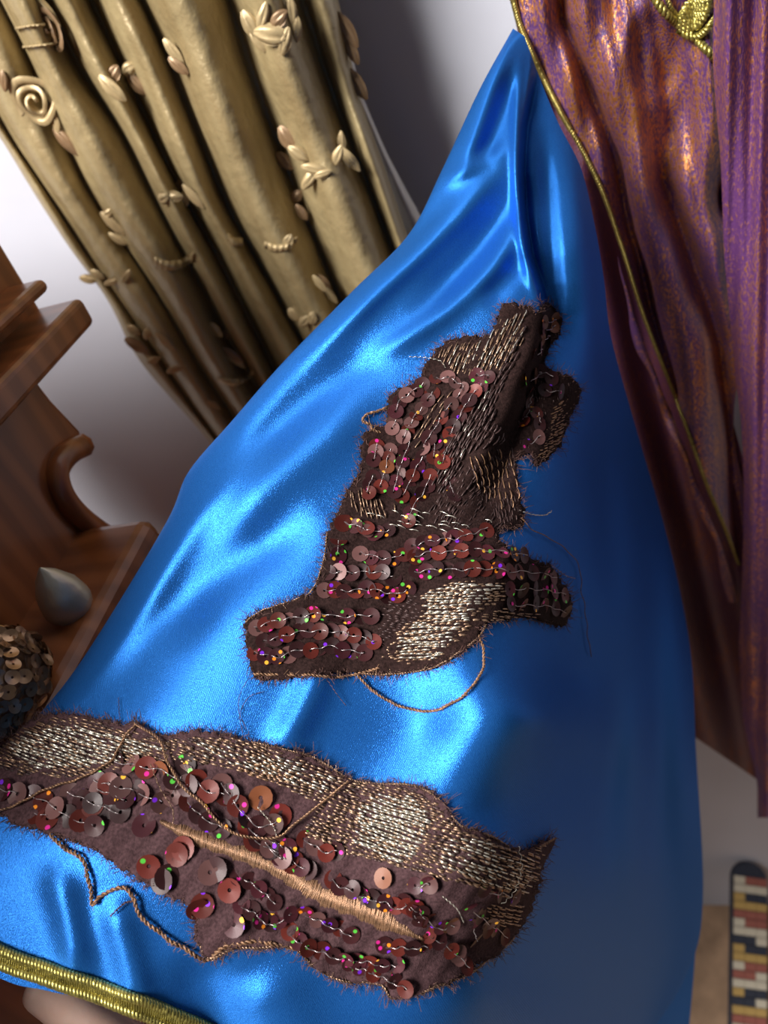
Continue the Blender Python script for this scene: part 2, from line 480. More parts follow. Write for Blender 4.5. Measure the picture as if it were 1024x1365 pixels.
def petal(name, px, py, ln, wd, ang, mat, lift=.002, puff=.20, tilt=0.):
    """a folded ribbon loop: pillow-shaped leaf with a pinched end"""
    o = cur_pt(px, py, lift); mb = MB(); nu, nv = 9, 7
    ca, sa = math.cos(ang), math.sin(ang)
    for side in (1, -1):
        for i in range(nu):
            u = i / (nu - 1); wv = wd * (math.sin(math.pi * min(1, u * .93 + .05)) ** .7)
            for j in range(nv):
                v = j / (nv - 1) * 2 - 1
                lx = (u - .5) * ln; lz = v * wv / 2
                d = puff * wd * math.sqrt(max(0, 1 - v * v)) * math.sin(math.pi * u) ** .5
                d = d + .13 * wd * math.sin(v * 7 + u * 3 + px) * math.sin(math.pi * u) if side > 0 else -.2 * d
                mb.v.append((lx * ca - lz * sa, -d, lx * sa + lz * ca))
    for sidx in range(2):
        b = sidx * nu * nv
        for i in range(nu - 1):
            for j in range(nv - 1):
                q = b + i * nv + j; fq = (q, q + 1, q + nv + 1, q + nv); mb.f.append(fq if sidx == 0 else fq[::-1])
    Rm = Matrix.Rotation(tilt, 3, 'Z')
    mb.v = [tuple(Rm @ Vector(p) + Vector(o)) for p in mb.v]
    return mb.build(name, mat, cur)

PXM = .00062                                # metres per pixel at the curtain
rosette('ribbon_rose', 50, 135, 25 * PXM, RIBBON, .15)
rosette('ribbon_rose', 72, 42, 20 * PXM, RIBBOND, -.5)
for (x, y, l, w, a, dk) in [
        (90, 190, 40, 16, -1.15, 1), (75, 165, 26, 9, 1.2, 0), (150, 118, 34, 16, -1.0, 0), (152, 98, 20, 14, .6, 1), (172, 92, 18, 14, .3, 0), (182, 112, 28, 14, -1.1, 1),
        (232, 70, 30, 12, -1.2, 0), (238, 88, 24, 12, -.9, 1), (60, 12, 36, 12, -1.1, 0), (66, 22, 26, 9, -1.0, 0),
        (335, 35, 30, 16, -1.3, 0), (345, 55, 24, 12, -1.1, 0), (362, 46, 36, 20, -.35, 0), (380, 55, 26, 13, .9, 0), (372, 25, 22, 13, .4, 1), (388, 14, 28, 12, 1.4, 0), (395, 38, 24, 12, 1.2, 0), (350, 22, 26, 12, .9, 0),
        (398, 205, 26, 14, -.8, 0), (418, 225, 28, 12, -.4, 0), (450, 208, 24, 12, .9, 0), (466, 212, 34, 12, -1.1, 0), (412, 240, 26, 13, .6, 0), (430, 232, 22, 9, .1, 0), (455, 190, 24, 10, 1.3, 0),
        (384, 185, 30, 18, -1.2, 1), (380, 215, 26, 16, -1., 1), (402, 283, 22, 12, -1.2, 1), (395, 262, 20, 14, .5, 1),
        (462, 40, 40, 16, -1.2, 1), (476, 112, 38, 16, -1.2, 1), (470, 70, 26, 12, -1.3, 1),
        (232, 262, 22, 14, -.2, 0), (245, 266, 24, 14, .9, 0), (258, 262, 34, 11, -1.15, 0), (218, 264, 16, 14, .3, 0), (240, 246, 22, 10, .7, 1),
        (150, 298, 36, 14, -1.1, 0), (157, 318, 26, 12, -.8, 0), (143, 285, 18, 12, .5, 0), (118, 372, 26, 14, -.3, 0), (130, 366, 20, 12, -.9, 0), (150, 375, 28, 10, .1, 0), (168, 368, 24, 10, .6, 0),
        (178, 440, 22, 14, -.9, 0), (182, 460, 36, 20, -.8, 1), (220, 455, 34, 12, -1.1, 0), (235, 492, 34, 12, .1, 0), (205, 480, 26, 12, .2, 0), (196, 445, 20, 12, .8, 0),
        (288, 440, 24, 14, -1.3, 0), (302, 446, 22, 12, .7, 1), (310, 474, 36, 14, -.9, 1), (314, 482, 30, 8, -.9, 0),
        (384, 322, 20, 12, .8, 0), (392, 420, 22, 14, -1.2, 0), (406, 428, 20, 14, .6, 0), (416, 424, 18, 12, 1.1, 0), (426, 378, 26, 10, -1.2, 0), (440, 392, 30, 10, -1.2, 0), (432, 375, 22, 10, -1.1, 1),
        (285, 540, 22, 10, -.9, 0), (5, 108, 22, 10, 1.1, 1)]:
    petal('ribbon_leaf', x, y, l * PXM, w * PXM, a, RIBBOND if dk else RIBBON)

def gather(pts, wpx, mat):
    """narrow puckered band sewn across a pleat"""
    p = catmull(pts, 26); mb = MB()
    for i, (x, y) in enumerate(p):
        for j in range(5):
            v = j / 4 - .5
            q = cur_pt(x, y + v * wpx, .0006 + .0022 * (1 - (2 * v) ** 2) + .0005 * math.sin(i * 1.7 + v * 2))
            mb.v.append(q)
    mb.f = [tuple(f) for f in grid_faces(26, 5)]
    mb.build('gathered_band', mat, cur)
gather([(206, 348), (222, 354), (240, 352), (258, 342)], 13, RIBBON)
gather([(304, 316), (312, 322), (324, 322)], 12, RIBBON)
gather([(352, 326), (368, 331), (384, 328), (398, 318)], 10, RIBBON)
gather([(290, 505), (310, 510), (328, 505), (338, 494)], 9, RIBBON)
gather([(20, 38), (38, 35), (60, 33)], 4, RIBBON)
gather([(30, 63), (50, 61), (80, 58)], 4, RIBBON)
# grey lining strip that shows past the last pleat
lx0 = [(-560, 275), (-200, 385), (0, 446), (130, 474), (250, 520), (330, 548), (450, 592), (700, 705)]
lx1 = [(-560, 270), (-200, 380), (0, 450), (130, 484), (200, 514), (250, 540), (290, 562), (450, 640), (700, 760)]
yy = np.linspace(-560, 700, 70); a = np.array(lx0, float); b = np.array(lx1, float)
tt = np.linspace(0, 1, 8)
X = np.interp(yy, a[:, 0], a[:, 1])[:, None] * (1 - tt) + np.interp(yy, b[:, 0], b[:, 1])[:, None] * tt
obj('lining', PY(X, np.repeat(yy[:, None], 8, 1), YC + .035 - .014 * np.sin(np.pi * tt)[None] + 0 * X).reshape(-1, 3), grid_faces(70, 8)[:, ::-1], LINING, cur, True, None, 'pale grey lining edge')

# ------------------------------------------------------------------ blue satin cloth
CP = np.array([  # pixel x, y, optical depth (m)
    (690, 40, .376), (676, 85, .364), (640, 140, .360), (600, 220, .357), (690, 200, .355), (560, 310, .353), (640, 320, .350), (705, 395, .345), (470, 400, .346),
    (560, 450, .341), (650, 500, .336), (380, 500, .343), (250, 640, .340), (330, 640, .326), (450, 620, .325), (600, 650, .326),
    (160, 810, .330), (280, 800, .310), (420, 800, .306), (560, 800, .306), (680, 760, .314), (60, 950, .312), (200, 950, .296), (400, 960, .292),
    (560, 970, .294), (680, 900, .299), (725, 960, .304), (-60, 1090, .290), (100, 1120, .278), (300, 1120, .276), (500, 1120, .280), (650, 1080, .287), (690, 1150, .294),
    (-120, 1240, .272), (0, 1290, .270), (150, 1270, .270), (300, 1280, .270), (480, 1290, .276), (600, 1270, .285), (650, 1330, .300), (260, 1390, .272), (420, 1440, .280),
    (740, 620, .350), (770, 760, .385), (770, 900, .400), (770, 1020, .410), (740, 1150, .365), (720, 1300, .385),
    (745, 170, .376), (782, 250, .384), (762, 330, .362), (802, 400, .395), (775, 500, .364), (820, 500, .425), (840, 600, .480), (880, 700, .535), (905, 800, .565), (925, 950, .600), (936, 1130, .640), (920, 1290, .660), (868, 1376, .620),
    (830, 800, .450), (850, 950, .500), (850, 1100, .530), (830, 1250, .520), (760, 1400, .45), (650, 1470, .35),
], float)
_c = CP[:, :2] / 1000
def _k(r2): return np.where(r2 > 1e-14, .5 * r2 * np.log(np.maximum(r2, 1e-14)), 0)
_n = len(CP)
_A = np.zeros((_n + 3, _n + 3))
_A[:_n, :_n] = _k(((_c[:, None] - _c[None]) ** 2).sum(-1)) + np.eye(_n) * 8e-4
_A[:_n, _n] = 1; _A[:_n, _n + 1:] = _c; _A[_n, :_n] = 1; _A[_n + 1:, :_n] = _c.T
_W = np.linalg.solve(_A, np.r_[CP[:, 2], 0, 0, 0])

LEFT = [(684, 38), (640, 118), (590, 225), (545, 312), (470, 388), (380, 480), (310, 560), (252, 628), (225, 690), (160, 800), (95, 900), (40, 965), (-10, 1010), (-70, 1080), (-120, 1235)]
RIGHTL = [(699, 48), (722, 110), (745, 165), (775, 225), (793, 300), (805, 370), (815, 450), (845, 560), (880, 680), (905, 780), (922, 880), (928, 1000), (936, 1130), (937, 1200), (930, 1260), (905, 1320), (868, 1376)]
BOTT = [(-120, 1235), (0, 1304), (60, 1320), (120, 1334), (200, 1362), (260, 1390), (420, 1440), (650, 1470), (800, 1440), (868, 1376)]
LEFTC = catmull(LEFT, 120)
# the sharp fold: the near layer ends here and the far layer starts deeper
CREASE = np.array([(90, 706), (130, 700), (170, 693), (230, 690), (290, 693), (340, 700), (385, 715), (420, 719), (470, 700), (540, 672), (600, 640), (660, 610), (720, 590)], float)
CH = np.array([(60, 0), (90, .008), (150, .013), (250, .016), (380, .018), (450, .021), (560, .018), (650, .011), (730, 0)], float)
CW = np.array([(60, 14), (200, 10), (390, 12), (450, 22), (560, 34), (720, 60)], float)
RIDGES = [  # polyline, depth change (m, minus = towards the camera), width px
    ([(690, 20), (655, 115), (628, 190), (596, 265)], -.0050, 15),
    ([(690, 70), (664, 165), (636, 250)], .0045, 17),
    ([(570, 246), (625, 226), (690, 190)], -.0030, 12),
    ([(705, 190), (655, 232), (612, 285), (560, 335), (480, 410), (390, 500)], -.0060, 18),
    ([(600, 250), (560, 300), (500, 360)], .0030, 16),
    ([(700, 230), (662, 300), (610, 362), (540, 420)], .0060, 22),
    ([(705, 255), (668, 338), (620, 392), (565, 436), (470, 490)], -.0050, 15),
    ([(700, 330), (680, 370), (640, 410)], .0030, 16),
    ([(694, 60), (688, 200), (694, 310), (722, 430)], -.0050, 7),
    ([(540, 455), (450, 505), (370, 575), (310, 640)], .0050, 28),
    ([(520, 510), (430, 585), (350, 650), (270, 730)], -.0055, 34),
    ([(430, 680), (340, 735), (260, 800), (200, 870)], .0065, 36),
    ([(360, 570), (270, 680), (190, 810), (110, 930)], -.0045, 22),
    ([(440, 860), (405, 945), (360, 1020)], -.0045, 24),
    ([(66, 1140), (92, 1230), (108, 1320)], -.0038, 22), ([(140, 1180), (172, 1280), (192, 1370)], -.0042, 24),
    ([(240, 1260), (290, 1365), (310, 1430)], .0055, 40), ([(340, 1280), (400, 1400), (420, 1450)], -.0045, 50),
    ([(755, 140), (772, 300), (782, 420), (795, 560)], -.0050, 20), ([(722, 130), (732, 300), (748, 480)], .0050, 14),
    ([(830, 860), (815, 1000), (800, 1100), (790, 1200)], .0080, 22), ([(860, 900), (848, 1050), (840, 1250)], -.008, 22),
    ([(890, 600), (905, 900), (905, 1200)], -.008, 24), ([(868, 700), (880, 1000), (885, 1300)], .006, 24),
    ([(800, 540), (812, 700), (828, 860)], .006, 22),
]
RIDGES = [(catmull(p, 14), a, w) for p, a, w in RIDGES]

def D(x, y):
    x = np.asarray(x, float); y = np.asarray(y, float); sh = x.shape
    x = x.ravel(); y = y.ravel(); out = np.empty(len(x))
    for i in range(0, len(x), 20000):
        q = np.stack([x[i:i + 20000], y[i:i + 20000]], 1) / 1000
        out[i:i + 20000] = _k(((q[:, None] - _c[None]) ** 2).sum(-1)) @ _W[:_n] + _W[_n] + q @ _W[_n + 1:]
    cx = np.interp(y, CREASE[:, 0], CREASE[:, 1]); h = np.interp(y, CH[:, 0], CH[:, 1]); w = np.interp(y, CW[:, 0], CW[:, 1])
    s = np.clip((x - cx) / w, 0, 1); s = s * s * (3 - 2 * s)
    out += h * s * np.exp(-np.maximum(0, x - cx - w) / np.interp(y, [380, 480], [24, 70]))
    for pl, a, wd in RIDGES:
        box = (x > pl[:, 0].min() - 4 * wd) & (x < pl[:, 0].max() + 4 * wd) & (y > pl[:, 1].min() - 4 * wd) & (y < pl[:, 1].max() + 4 * wd)
        if box.any():
            d, wh = polydist(pl, x[box], y[box]); tp = np.clip(np.minimum(wh, 1 - wh) / .32, 0, 1); out[box] += a * tp * tp * (3 - 2 * tp) * np.exp(-(d / wd) ** 2)
    box = (x < 720)
    dl, _ = polydist(LEFTC[::2], x[box], y[box])
    rad = 34.
    k = np.clip(1 - dl / rad, 0, 1)
    out[box] += .011 * (1 - np.sqrt(np.maximum(0, 1 - k * k * .98)))
    return out.reshape(sh)

_gx = np.arange(-160, 1000.1, 2.); _gy = np.arange(20, 1500.1, 2.)
_GD = D(*np.meshgrid(_gx, _gy))
def DG(x, y):
    fx = np.clip((np.asarray(x, float) + 160) / 2, 0, len(_gx) - 1.001); fy = np.clip((np.asarray(y, float) - 20) / 2, 0, len(_gy) - 1.001)
    i = fx.astype(int); j = fy.astype(int); a = fx - i; b = fy - j
    return (_GD[j, i] * (1 - a) + _GD[j, i + 1] * a) * (1 - b) + (_GD[j + 1, i] * (1 - a) + _GD[j + 1, i + 1] * a) * b

def S(x, y, lift=0.):
    """points on the satin at pixels, lifted along the surface normal (metres)"""
    x = np.atleast_1d(np.asarray(x, float)); y = np.atleast_1d(np.asarray(y, float))
    p = P(x, y, DG(x, y))
    e = 2.5
    du = P(x + e, y, DG(x + e, y)) - P(x - e, y, DG(x - e, y)); dv = P(x, y + e, DG(x, y + e)) - P(x, y - e, DG(x, y - e))
    n = np.cross(dv, du); n /= np.linalg.norm(n, axis=-1)[..., None]
    flip = (n * (CAM - p)).sum(-1) < 0; n[flip] *= -1
    return p + np.asarray(lift)[..., None] * n if np.ndim(lift) else p + lift * n

def SN(x, y):
    return (S(x, y, 1.) - S(x, y, 0.))

NR, NC = 380, 250
Lc, Rc, Bc = catmull(LEFT, NR), catmull(RIGHTL, NR), catmull(BOTT, NC)
Tc = np.linspace(0, 1, NC)[:, None] * (Rc[0] - Lc[0]) + Lc[0]
u = np.linspace(0, 1, NC)[None, :, None]; v = np.linspace(0, 1, NR)[:, None, None]
G = (1 - v) * Tc[None] + v * Bc[None] + (1 - u) * Lc[:, None] + u * Rc[:, None] - ((1 - u) * (1 - v) * Lc[0] + u * (1 - v) * Rc[0] + (1 - u) * v * Lc[-1] + u * v * Rc[-1])
V = P(G[..., 0], G[..., 1], D(G[..., 0], G[..., 1]))
# roll the folded left edge under
inw = np.stack([np.gradient(Lc[:, 1]), -np.gradient(Lc[:, 0])], 1); inw /= np.linalg.norm(inw, axis=1)[:, None]
if (inw[NR // 2][0] < 0): inw *= -1
dL = D(Lc[:, 0], Lc[:, 1]); under = []
for k, (a_, b_) in enumerate(((120, .040), (90, .034), (60, .028), (34, .022), (16, .016), (5, .010), (0, .004))):
    f_ = np.minimum(1, np.linspace(0, 1, NR) * 6)
    q = Lc + inw * (a_ * f_)[:, None]; under.append(P(q[:, 0], q[:, 1], dL + b_ * f_ + 1e-4))
V = np.concatenate([np.stack(under, 1), V], 1)
ncx = V.shape[1]
satin = thing('blue_satin_cloth', 'bright blue satin cloth held out in folds with gold braid along its hem', 'cloth', P(np.array(500.), np.array(900.), np.array(.33)))
me = mesh('satin_panel', V.reshape(-1, 3), grid_faces(NR, ncx), SATIN)
add_uv(me, NR, ncx, 1.0, 1.5)
obj('satin_panel', me, None, None, satin)
# lower layer of the same cloth falling behind the right hem
yy = np.linspace(1120, 1460, 24); tt = np.linspace(0, 1, 16)
xr = np.interp(yy, [1120, 1230, 1300, 1380, 1460], [925, 930, 925, 918, 914]); X = 780 + (xr[:, None] - 780) * tt
me = mesh('under_layer', P(X, np.repeat(yy[:, None], 16, 1), .58 + .13 * tt[None] + 0 * X).reshape(-1, 3), grid_faces(24, 16), SATIN)
add_uv(me, 24, 16, .3, .5)
obj('under_layer', me, None, None, satin)
# gold braid along the hem: two twisted cords with a ribbed band between
off = np.array([(-120, 1212), (0, 1273), (70, 1297), (130, 1317), (200, 1343), (260, 1369), (420, 1428), (640, 1456)], float)
mid = catmull(off, 260)
nrm = np.stack([-np.gradient(mid[:, 1]), np.gradient(mid[:, 0])], 1); nrm /= np.linalg.norm(nrm, axis=1)[:, None]
for sgn in (-1, 1):
    q = mid + nrm * 9 * sgn
    MB().rope(S(q[:, 0], q[:, 1], .0014), .0018, .0040, 3).build('hem_cord', GOLD, satin, label='twisted gold hem cord')
band = MB()
for j in range(7):
    q = mid + nrm * (j / 6 - .5) * 17
    band.v += list(S(q[:, 0], q[:, 1], .0010 + .0006 * math.cos((j / 6 - .5) * 3)))
nb = len(mid)
band.f = [(j * nb + i, j * nb + i + 1, (j + 1) * nb + i + 1, (j + 1) * nb + i) for j in range(6) for i in range(nb - 1)]
for i in range(2, nb - 2, 1):
    q0 = mid[i] - nrm[i] * 8; q1 = mid[min(nb - 1, i + 2)] + nrm[i] * 8
    xs = np.linspace(q0[0], q1[0], 4); ysn = np.linspace(q0[1], q1[1], 4)
    band.tube(S(xs, ysn, .0018), .00035, 4)
band.build('hem_band', GOLD, satin)

# ------------------------------------------------------------------ appliques
def za(zx, zy): return (450 + .3418 * zx, 390 + .3418 * zy)
def zb(zx, zy): return (300 + .4883 * zx, 660 + .4883 * zy)
def zc(zx, zy): return (.3906 * zx, 930 + .3906 * zy)
def zd(zx, zy): return (370 + .3906 * zx, 1000 + .3906 * zy)

POLY_A = [(703, 409), (713, 418), (718, 413), (726, 405), (744, 417), (746, 441), (730, 469), (727, 493), (754, 501), (771, 522), (757, 554), (747, 588), (715, 621), (705, 607), (688, 616), (688, 650), (694, 681), (692, 706), (662, 706), (671, 731), (715, 748), (739, 765), (759, 801), (749, 833), (720, 828), (690, 823), (645, 833), (632, 855), (593, 884), (563, 894), (510, 899), (476, 897), (440, 900), (398, 904), (344, 904), (332, 870), (329, 831), (349, 816), (393, 801), (417, 787), (432, 748), (437, 709), (451, 684), (464, 653), (481, 619), (482, 588), (494, 575), (515, 561), (518, 530), (553, 513), (566, 493), (580, 469), (607, 453), (652, 448), (662, 424), (673, 408)]
POLY_B = [(-14, 1002), (23, 973), (59, 955), (98, 953), (129, 959), (164, 967), (187, 965), (219, 981), (254, 975), (281, 977), (336, 989), (393, 1000), (429, 1016), (468, 1039), (499, 1045), (557, 1049), (589, 1070), (612, 1102), (643, 1113), (675, 1129), (694, 1133), (733, 1117), (725, 1141), (718, 1172), (702, 1211), (682, 1246), (643, 1281), (612, 1301), (581, 1312), (526, 1328), (507, 1309), (460, 1305), (421, 1289), (393, 1262), (352, 1260), (312, 1262), (281, 1272), (262, 1250), (258, 1211), (219, 1188), (172, 1160), (129, 1133), (70, 1110), (23, 1098), (0, 1078), (-18, 1055)]

def smooth_poly(poly, step=4., jit=1.6):
    p = np.array(poly + [poly[0]], float)
    L = np.linalg.norm(np.diff(p, axis=0), axis=1).sum(); n = int(L / step)
    q = catmull(p, n)[:-1]
    return q + rng.normal(0, jit, q.shape)

def backing(name, poly, parent, mat, step=3.2):
    """raw-edged net scrap that follows the satin: border ring plus an inner grid"""
    x0, y0 = poly.min(0) - step; x1, y1 = poly.max(0) + step
    gx = np.arange(x0, x1, step); gy = np.arange(y0, y1, step)
    X, Y = np.meshgrid(gx, gy); cx = X[:-1, :-1] + step / 2; cy = Y[:-1, :-1] + step / 2
    keep = inside(poly, cx, cy)
    nc_ = len(gx); idx = np.argwhere(keep)
    used = {}; f = []
    def vid(r, c):
        k = r * nc_ + c
        if k not in used: used[k] = len(used)
        return used[k]
    for r, c in idx: f.append((vid(r, c), vid(r, c + 1), vid(r + 1, c + 1), vid(r + 1, c)))
    ks = np.array(list(used)); px = gx[ks % nc_]; py = gy[ks // nc_]
    # pull border vertices onto the torn outline
    bx, by = px.copy(), py.copy()
    d = ((px[:, None] - poly[None, :, 0]) ** 2 + (py[:, None] - poly[None, :, 1]) ** 2)
    near = d.argmin(1); dm = np.sqrt(d.min(1)); snap = dm < step * .9
    bx[snap] = poly[near[snap], 0]; by[snap] = poly[near[snap], 1]
    wob = .0010 + .0004 * np.sin(bx / 13.) * np.cos(by / 17.) + .0003 * np.sin(bx / 5.1 + by / 7.3)
    o = obj(name, S(bx, by, wob), f, mat, parent)
    sm = o.modifiers.new('thickness', 'SOLIDIFY'); sm.thickness = .0008; sm.offset = -1
    return o

def fringe(poly, parent, dens=3, lo=3, hi=13, rad=.00010):
    mb = MB(); c = poly
    nx = np.roll(c, -1, 0) - np.roll(c, 1, 0)
    nrm = np.stack([nx[:, 1], -nx[:, 0]], 1); nrm /= np.linalg.norm(nrm, axis=1)[:, None] + 1e-9
    t0 = c + nrm * 6
    if inside(poly, t0[:, 0], t0[:, 1]).mean() > .5: nrm *= -1
    pts = []
    for i in range(len(c)):
        for _ in range(dens):
            s = c[i] + rng.normal(0, 2, 2) - nrm[i] * 2.5
            a = rng.normal(0, .75); ca, sa = math.cos(a), math.sin(a)
            d = np.array([nrm[i][0] * ca - nrm[i][1] * sa, nrm[i][0] * sa + nrm[i][1] * ca])
            L = lo + (hi - lo) * rng.random() ** 2.2
            side = np.array([-d[1], d[0]]) * rng.normal(0, .35) * L
            for tq in (0, .4, .75, 1.): pts.append((*(s + d * L * tq + side * tq * tq), .0010 + rng.random() * .0016 * (.3 + tq)))
    pts = np.array(pts); W = S(pts[:, 0], pts[:, 1], pts[:, 2]).reshape(-1, 4, 3)
    for w_ in W: mb.tube(w_, [rad * 1.2, rad, rad, rad * .5], 3)
    mb.build('frayed_edge', THREADS['fray'], parent, kind='stuff')

def stitches(name, poly, ang, spacing, dash, gap, mat, parent, rad=.00030, lift=.0016, wob=1.2, skip=.05, bend=0.):
    poly = np.asarray(poly, float); mb = MB(); c = poly.mean(0)
    R_ = np.linalg.norm(poly - c, axis=1).max() + dash
    d = np.array([math.cos(ang), math.sin(ang)]); n = np.array([-d[1], d[0]])
    segs = []
    o = -R_
    while o < R_:
        t = -R_ + rng.random() * (dash + gap); ph = rng.random() * 6
        while t < R_:
            L = dash * (.7 + .6 * rng.random())
            if rng.random() > skip:
                pts = []
                for k in (0, .33, .67, 1.):
                    tt_ = t + L * k
                    q = c + d * tt_ + n * (o + wob * math.sin(tt_ / 14 + ph) + bend * (tt_ / R_) ** 2)
                    pts.append(q)
                if inside(poly, np.array([pts[0][0], pts[3][0]]), np.array([pts[0][1], pts[3][1]])).all():
                    for k, q in enumerate(pts): segs.append((q[0], q[1], lift + (.0004 if k in (1, 2) else -.0003) + rng.normal(0, .00008)))
            t += L + gap * (.5 + rng.random())
        o += spacing * (.85 + .3 * rng.random())
    if not segs: return
    a = np.array(segs); W = S(a[:, 0], a[:, 1], a[:, 2]).reshape(-1, 4, 3)
    for w_ in W: mb.tube(w_, [rad * .8, rad, rad, rad * .8], 4)
    mb.build(name, mat, parent, kind='stuff')

def sequin_mesh(name, mat):
    v = []; f = []; n = 14
    for j in range(n):
        a = 2 * math.pi * j / n; v.append((.17 * math.cos(a), .17 * math.sin(a), 0)); v.append((math.cos(a), math.sin(a), .11))
    for j in range(n):
        a = 2 * j; b = 2 * ((j + 1) % n); f.append((a, a + 1, b + 1, b))
    return mesh(name, v, f, mat)
SEQM = {k: sequin_mesh('sequin', mt) for k, mt in SEQ.items()}

def place_sequin(x, y, rpx, kind, parent, lift=.0024, tilt=.22):
    n = SN([x], [y])[0]; p = S([x], [y], lift)[0]
    n = n + rng.normal(0, tilt, 3); n /= np.linalg.norm(n)
    r = rpx / F * float(DG([x], [y])[0])
    q = Vector(n).to_track_quat('Z', 'Y').to_matrix() @ Matrix.Rotation(rng.random() * 6.28, 3, 'Z')
    o = bpy.data.objects.new('sequin', SEQM[kind]); COL.objects.link(o); o.parent = parent
    mm = Matrix.Translation(Vector(p)) @ q.to_4x4() @ Matrix.Diagonal((r, r, r, 1))
    o.matrix_parent_inverse = Matrix.Translation(parent.location).inverted()
    o.matrix_basis = mm
    return o

def pick(mixw):
    ks = list(mixw); w_ = np.array([mixw[k] for k in ks], float); return ks[rng.choice(len(ks), p=w_ / w_.sum())]

def seq_row(pts, rpx, mixw, parent, thread, resample=True, sp=1.3):
    p = np.array(pts, float)
    if resample and len(p) > 1:
        L = np.linalg.norm(np.diff(p, axis=0), axis=1).sum(); n = max(2, int(round(L / (rpx * sp))) + 1)
        p = catmull(p, n)
    for i, (x, y) in enumerate(p):
        place_sequin(x + rng.normal(0, 1.0), y + rng.normal(0, 1.0), rpx * (.92 + .14 * rng.random()), pick(mixw), parent, .0020 + .0006 * (i % 3))
    if len(p) > 1:
        q = catmull(p, len(p) * 6); ph = np.arange(len(q)) / 6 * 2 * math.pi
        thread.tube(S(q[:, 0] , q[:, 1] + 1.5 * np.sin(ph * .5), .0036 + .0005 * np.cos(ph)), .00016, 4)

def cord(name, pts, r, parent, mat='cord', lift=.0016, twist=True, n=90, fuzz=0):
    q = catmull(pts, n); W = S(q[:, 0], q[:, 1], lift + .0004 * np.sin(np.arange(n) * .55))
    mb = MB()
    if twist: mb.rope(W, r, r * 5.0, 2, 4, 7)
    else: mb.tube(W, r, 4)
    for _ in range(fuzz):
        k = rng.integers(2, n - 2); d = rng.normal(0, 1, 2); d /= np.linalg.norm(d); L = 3 + 6 * rng.random()
        xs = q[k][0] + d[0] * L * np.array([0, .5, 1]); ysn = q[k][1] + d[1] * L * np.array([0, .5, 1])
        mb.tube(S(xs, ysn, .002 + .001 * rng.random()), .00009, 3)
    return mb.build(name, THREADS[mat], parent)

# ---- upper scrap
PA = smooth_poly(POLY_A)
ap1 = thing('sequin_applique', 'ragged brown sequinned scrap, the upright one higher on the blue satin', 'applique', S([520.], [740.])[0], 'brown sequinned scraps on the blue satin')
backing('net_backing', PA, ap1, BACKING_A)
fringe(PA, ap1, 5, 3, 17, .00012)
th = MB()
DK = {'dark': 5, 'red': 3, 'mauve': 2, 'holo': 1.2, 'orange': .6}
HO = {'dark': 4, 'red': 3, 'holo': 4, 'mauve': .5}
MV = {'mauve': 5, 'red': 1, 'dark': 1}
def rowsA(fn, rows, r, mixw):
    for rw in rows: seq_row([fn(*p) for p in rw], r, mixw, ap1, th)
rowsA(zb, [
    [(285, 215), (330, 215), (375, 215), (415, 215), (460, 225)], [(270, 262), (330, 265), (400, 262), (470, 275), (498, 262)],
    [(85, 365), (150, 345), (215, 335), (260, 325), (310, 335), (400, 330)],
    [(110, 400), (155, 390), (215, 375), (300, 375), (350, 385), (410, 400)],
    [(85, 430), (145, 445), (200, 425), (240, 430), (280, 415), (330, 425), (380, 430)],
    [(770, 255), (820, 255), (870, 260), (910, 270)], [(770, 300), (830, 300), (880, 305), (910, 320)]], 11.5, {'dark': 5, 'red': 3, 'holo': 2.0, 'mauve': .8})
rowsA(zb, [[(325, 80), (370, 95), (410, 108)], [(310, 130), (308, 168)], [(370, 160), (405, 172), (450, 180), (485, 165)],
    [(515, 145), (560, 135), (595, 130), (630, 130), (665, 120), (710, 105)],
    [(520, 175), (560, 163), (600, 165), (640, 160), (680, 157), (740, 160), (805, 168)],
    [(520, 215), (570, 210), (610, 210), (650, 210), (720, 205), (770, 210), (820, 210), (885, 222)]], 11.5, HO)
rowsA(za, [[(385, 345), (425, 345), (455, 355), (490, 375), (470, 410), (450, 440), (415, 470)], [(330, 460), (310, 480), (290, 510), (270, 545), (255, 575)], [(225, 508), (213, 540)]], 10, MV)
rowsA(za, [[(335, 365), (290, 400), (245, 430), (225, 470)], [(400, 500), (385, 535), (355, 570), (335, 610)], [(205, 620), (190, 660), (185, 700), (160, 765)], [(135, 725), (110, 790)],
    [(280, 590), (270, 620), (240, 690), (215, 790)], [(330, 650), (300, 700), (280, 750), (250, 800)], [(360, 720), (345, 760), (325, 805), (290, 850), (280, 905)],
    [(540, 330), (590, 340)], [(560, 370), (520, 420), (500, 450), (465, 515), (440, 560)], [(370, 400), (350, 430)], [(150, 600), (140, 660)], [(440, 750), (455, 800)], [(380, 600), (375, 650)], [(430, 610), (410, 670)],
    [(30, 905), (80, 920), (140, 945), (200, 935)], [(720, 340), (775, 320), (825, 340)], [(730, 395), (715, 480), (720, 515)], [(800, 390), (850, 390)], [(770, 480), (775, 520)], [(735, 605), (772, 570)]], 10.5, DK)
rowsA(za, [[(790, 110), (825, 110)], [(780, 140), (825, 138)], [(775, 180), (800, 170)], [(750, 240), (770, 220)]], 9.5, {'orange': 5, 'red': 1})
th.build('sequin_thread', THREADS['clear'], ap1, kind='stuff')
Z = lambda fn, pl: [fn(*p) for p in pl]
stitches('metallic_stitching', Z(za, [(375, 270), (400, 225), (470, 195), (595, 180), (640, 80), (735, 70), (730, 200), (650, 310), (480, 345), (420, 300)]), -1.12, 3.4, 12, 1.5, THREADS['bronze'], ap1, .00030, .0018)
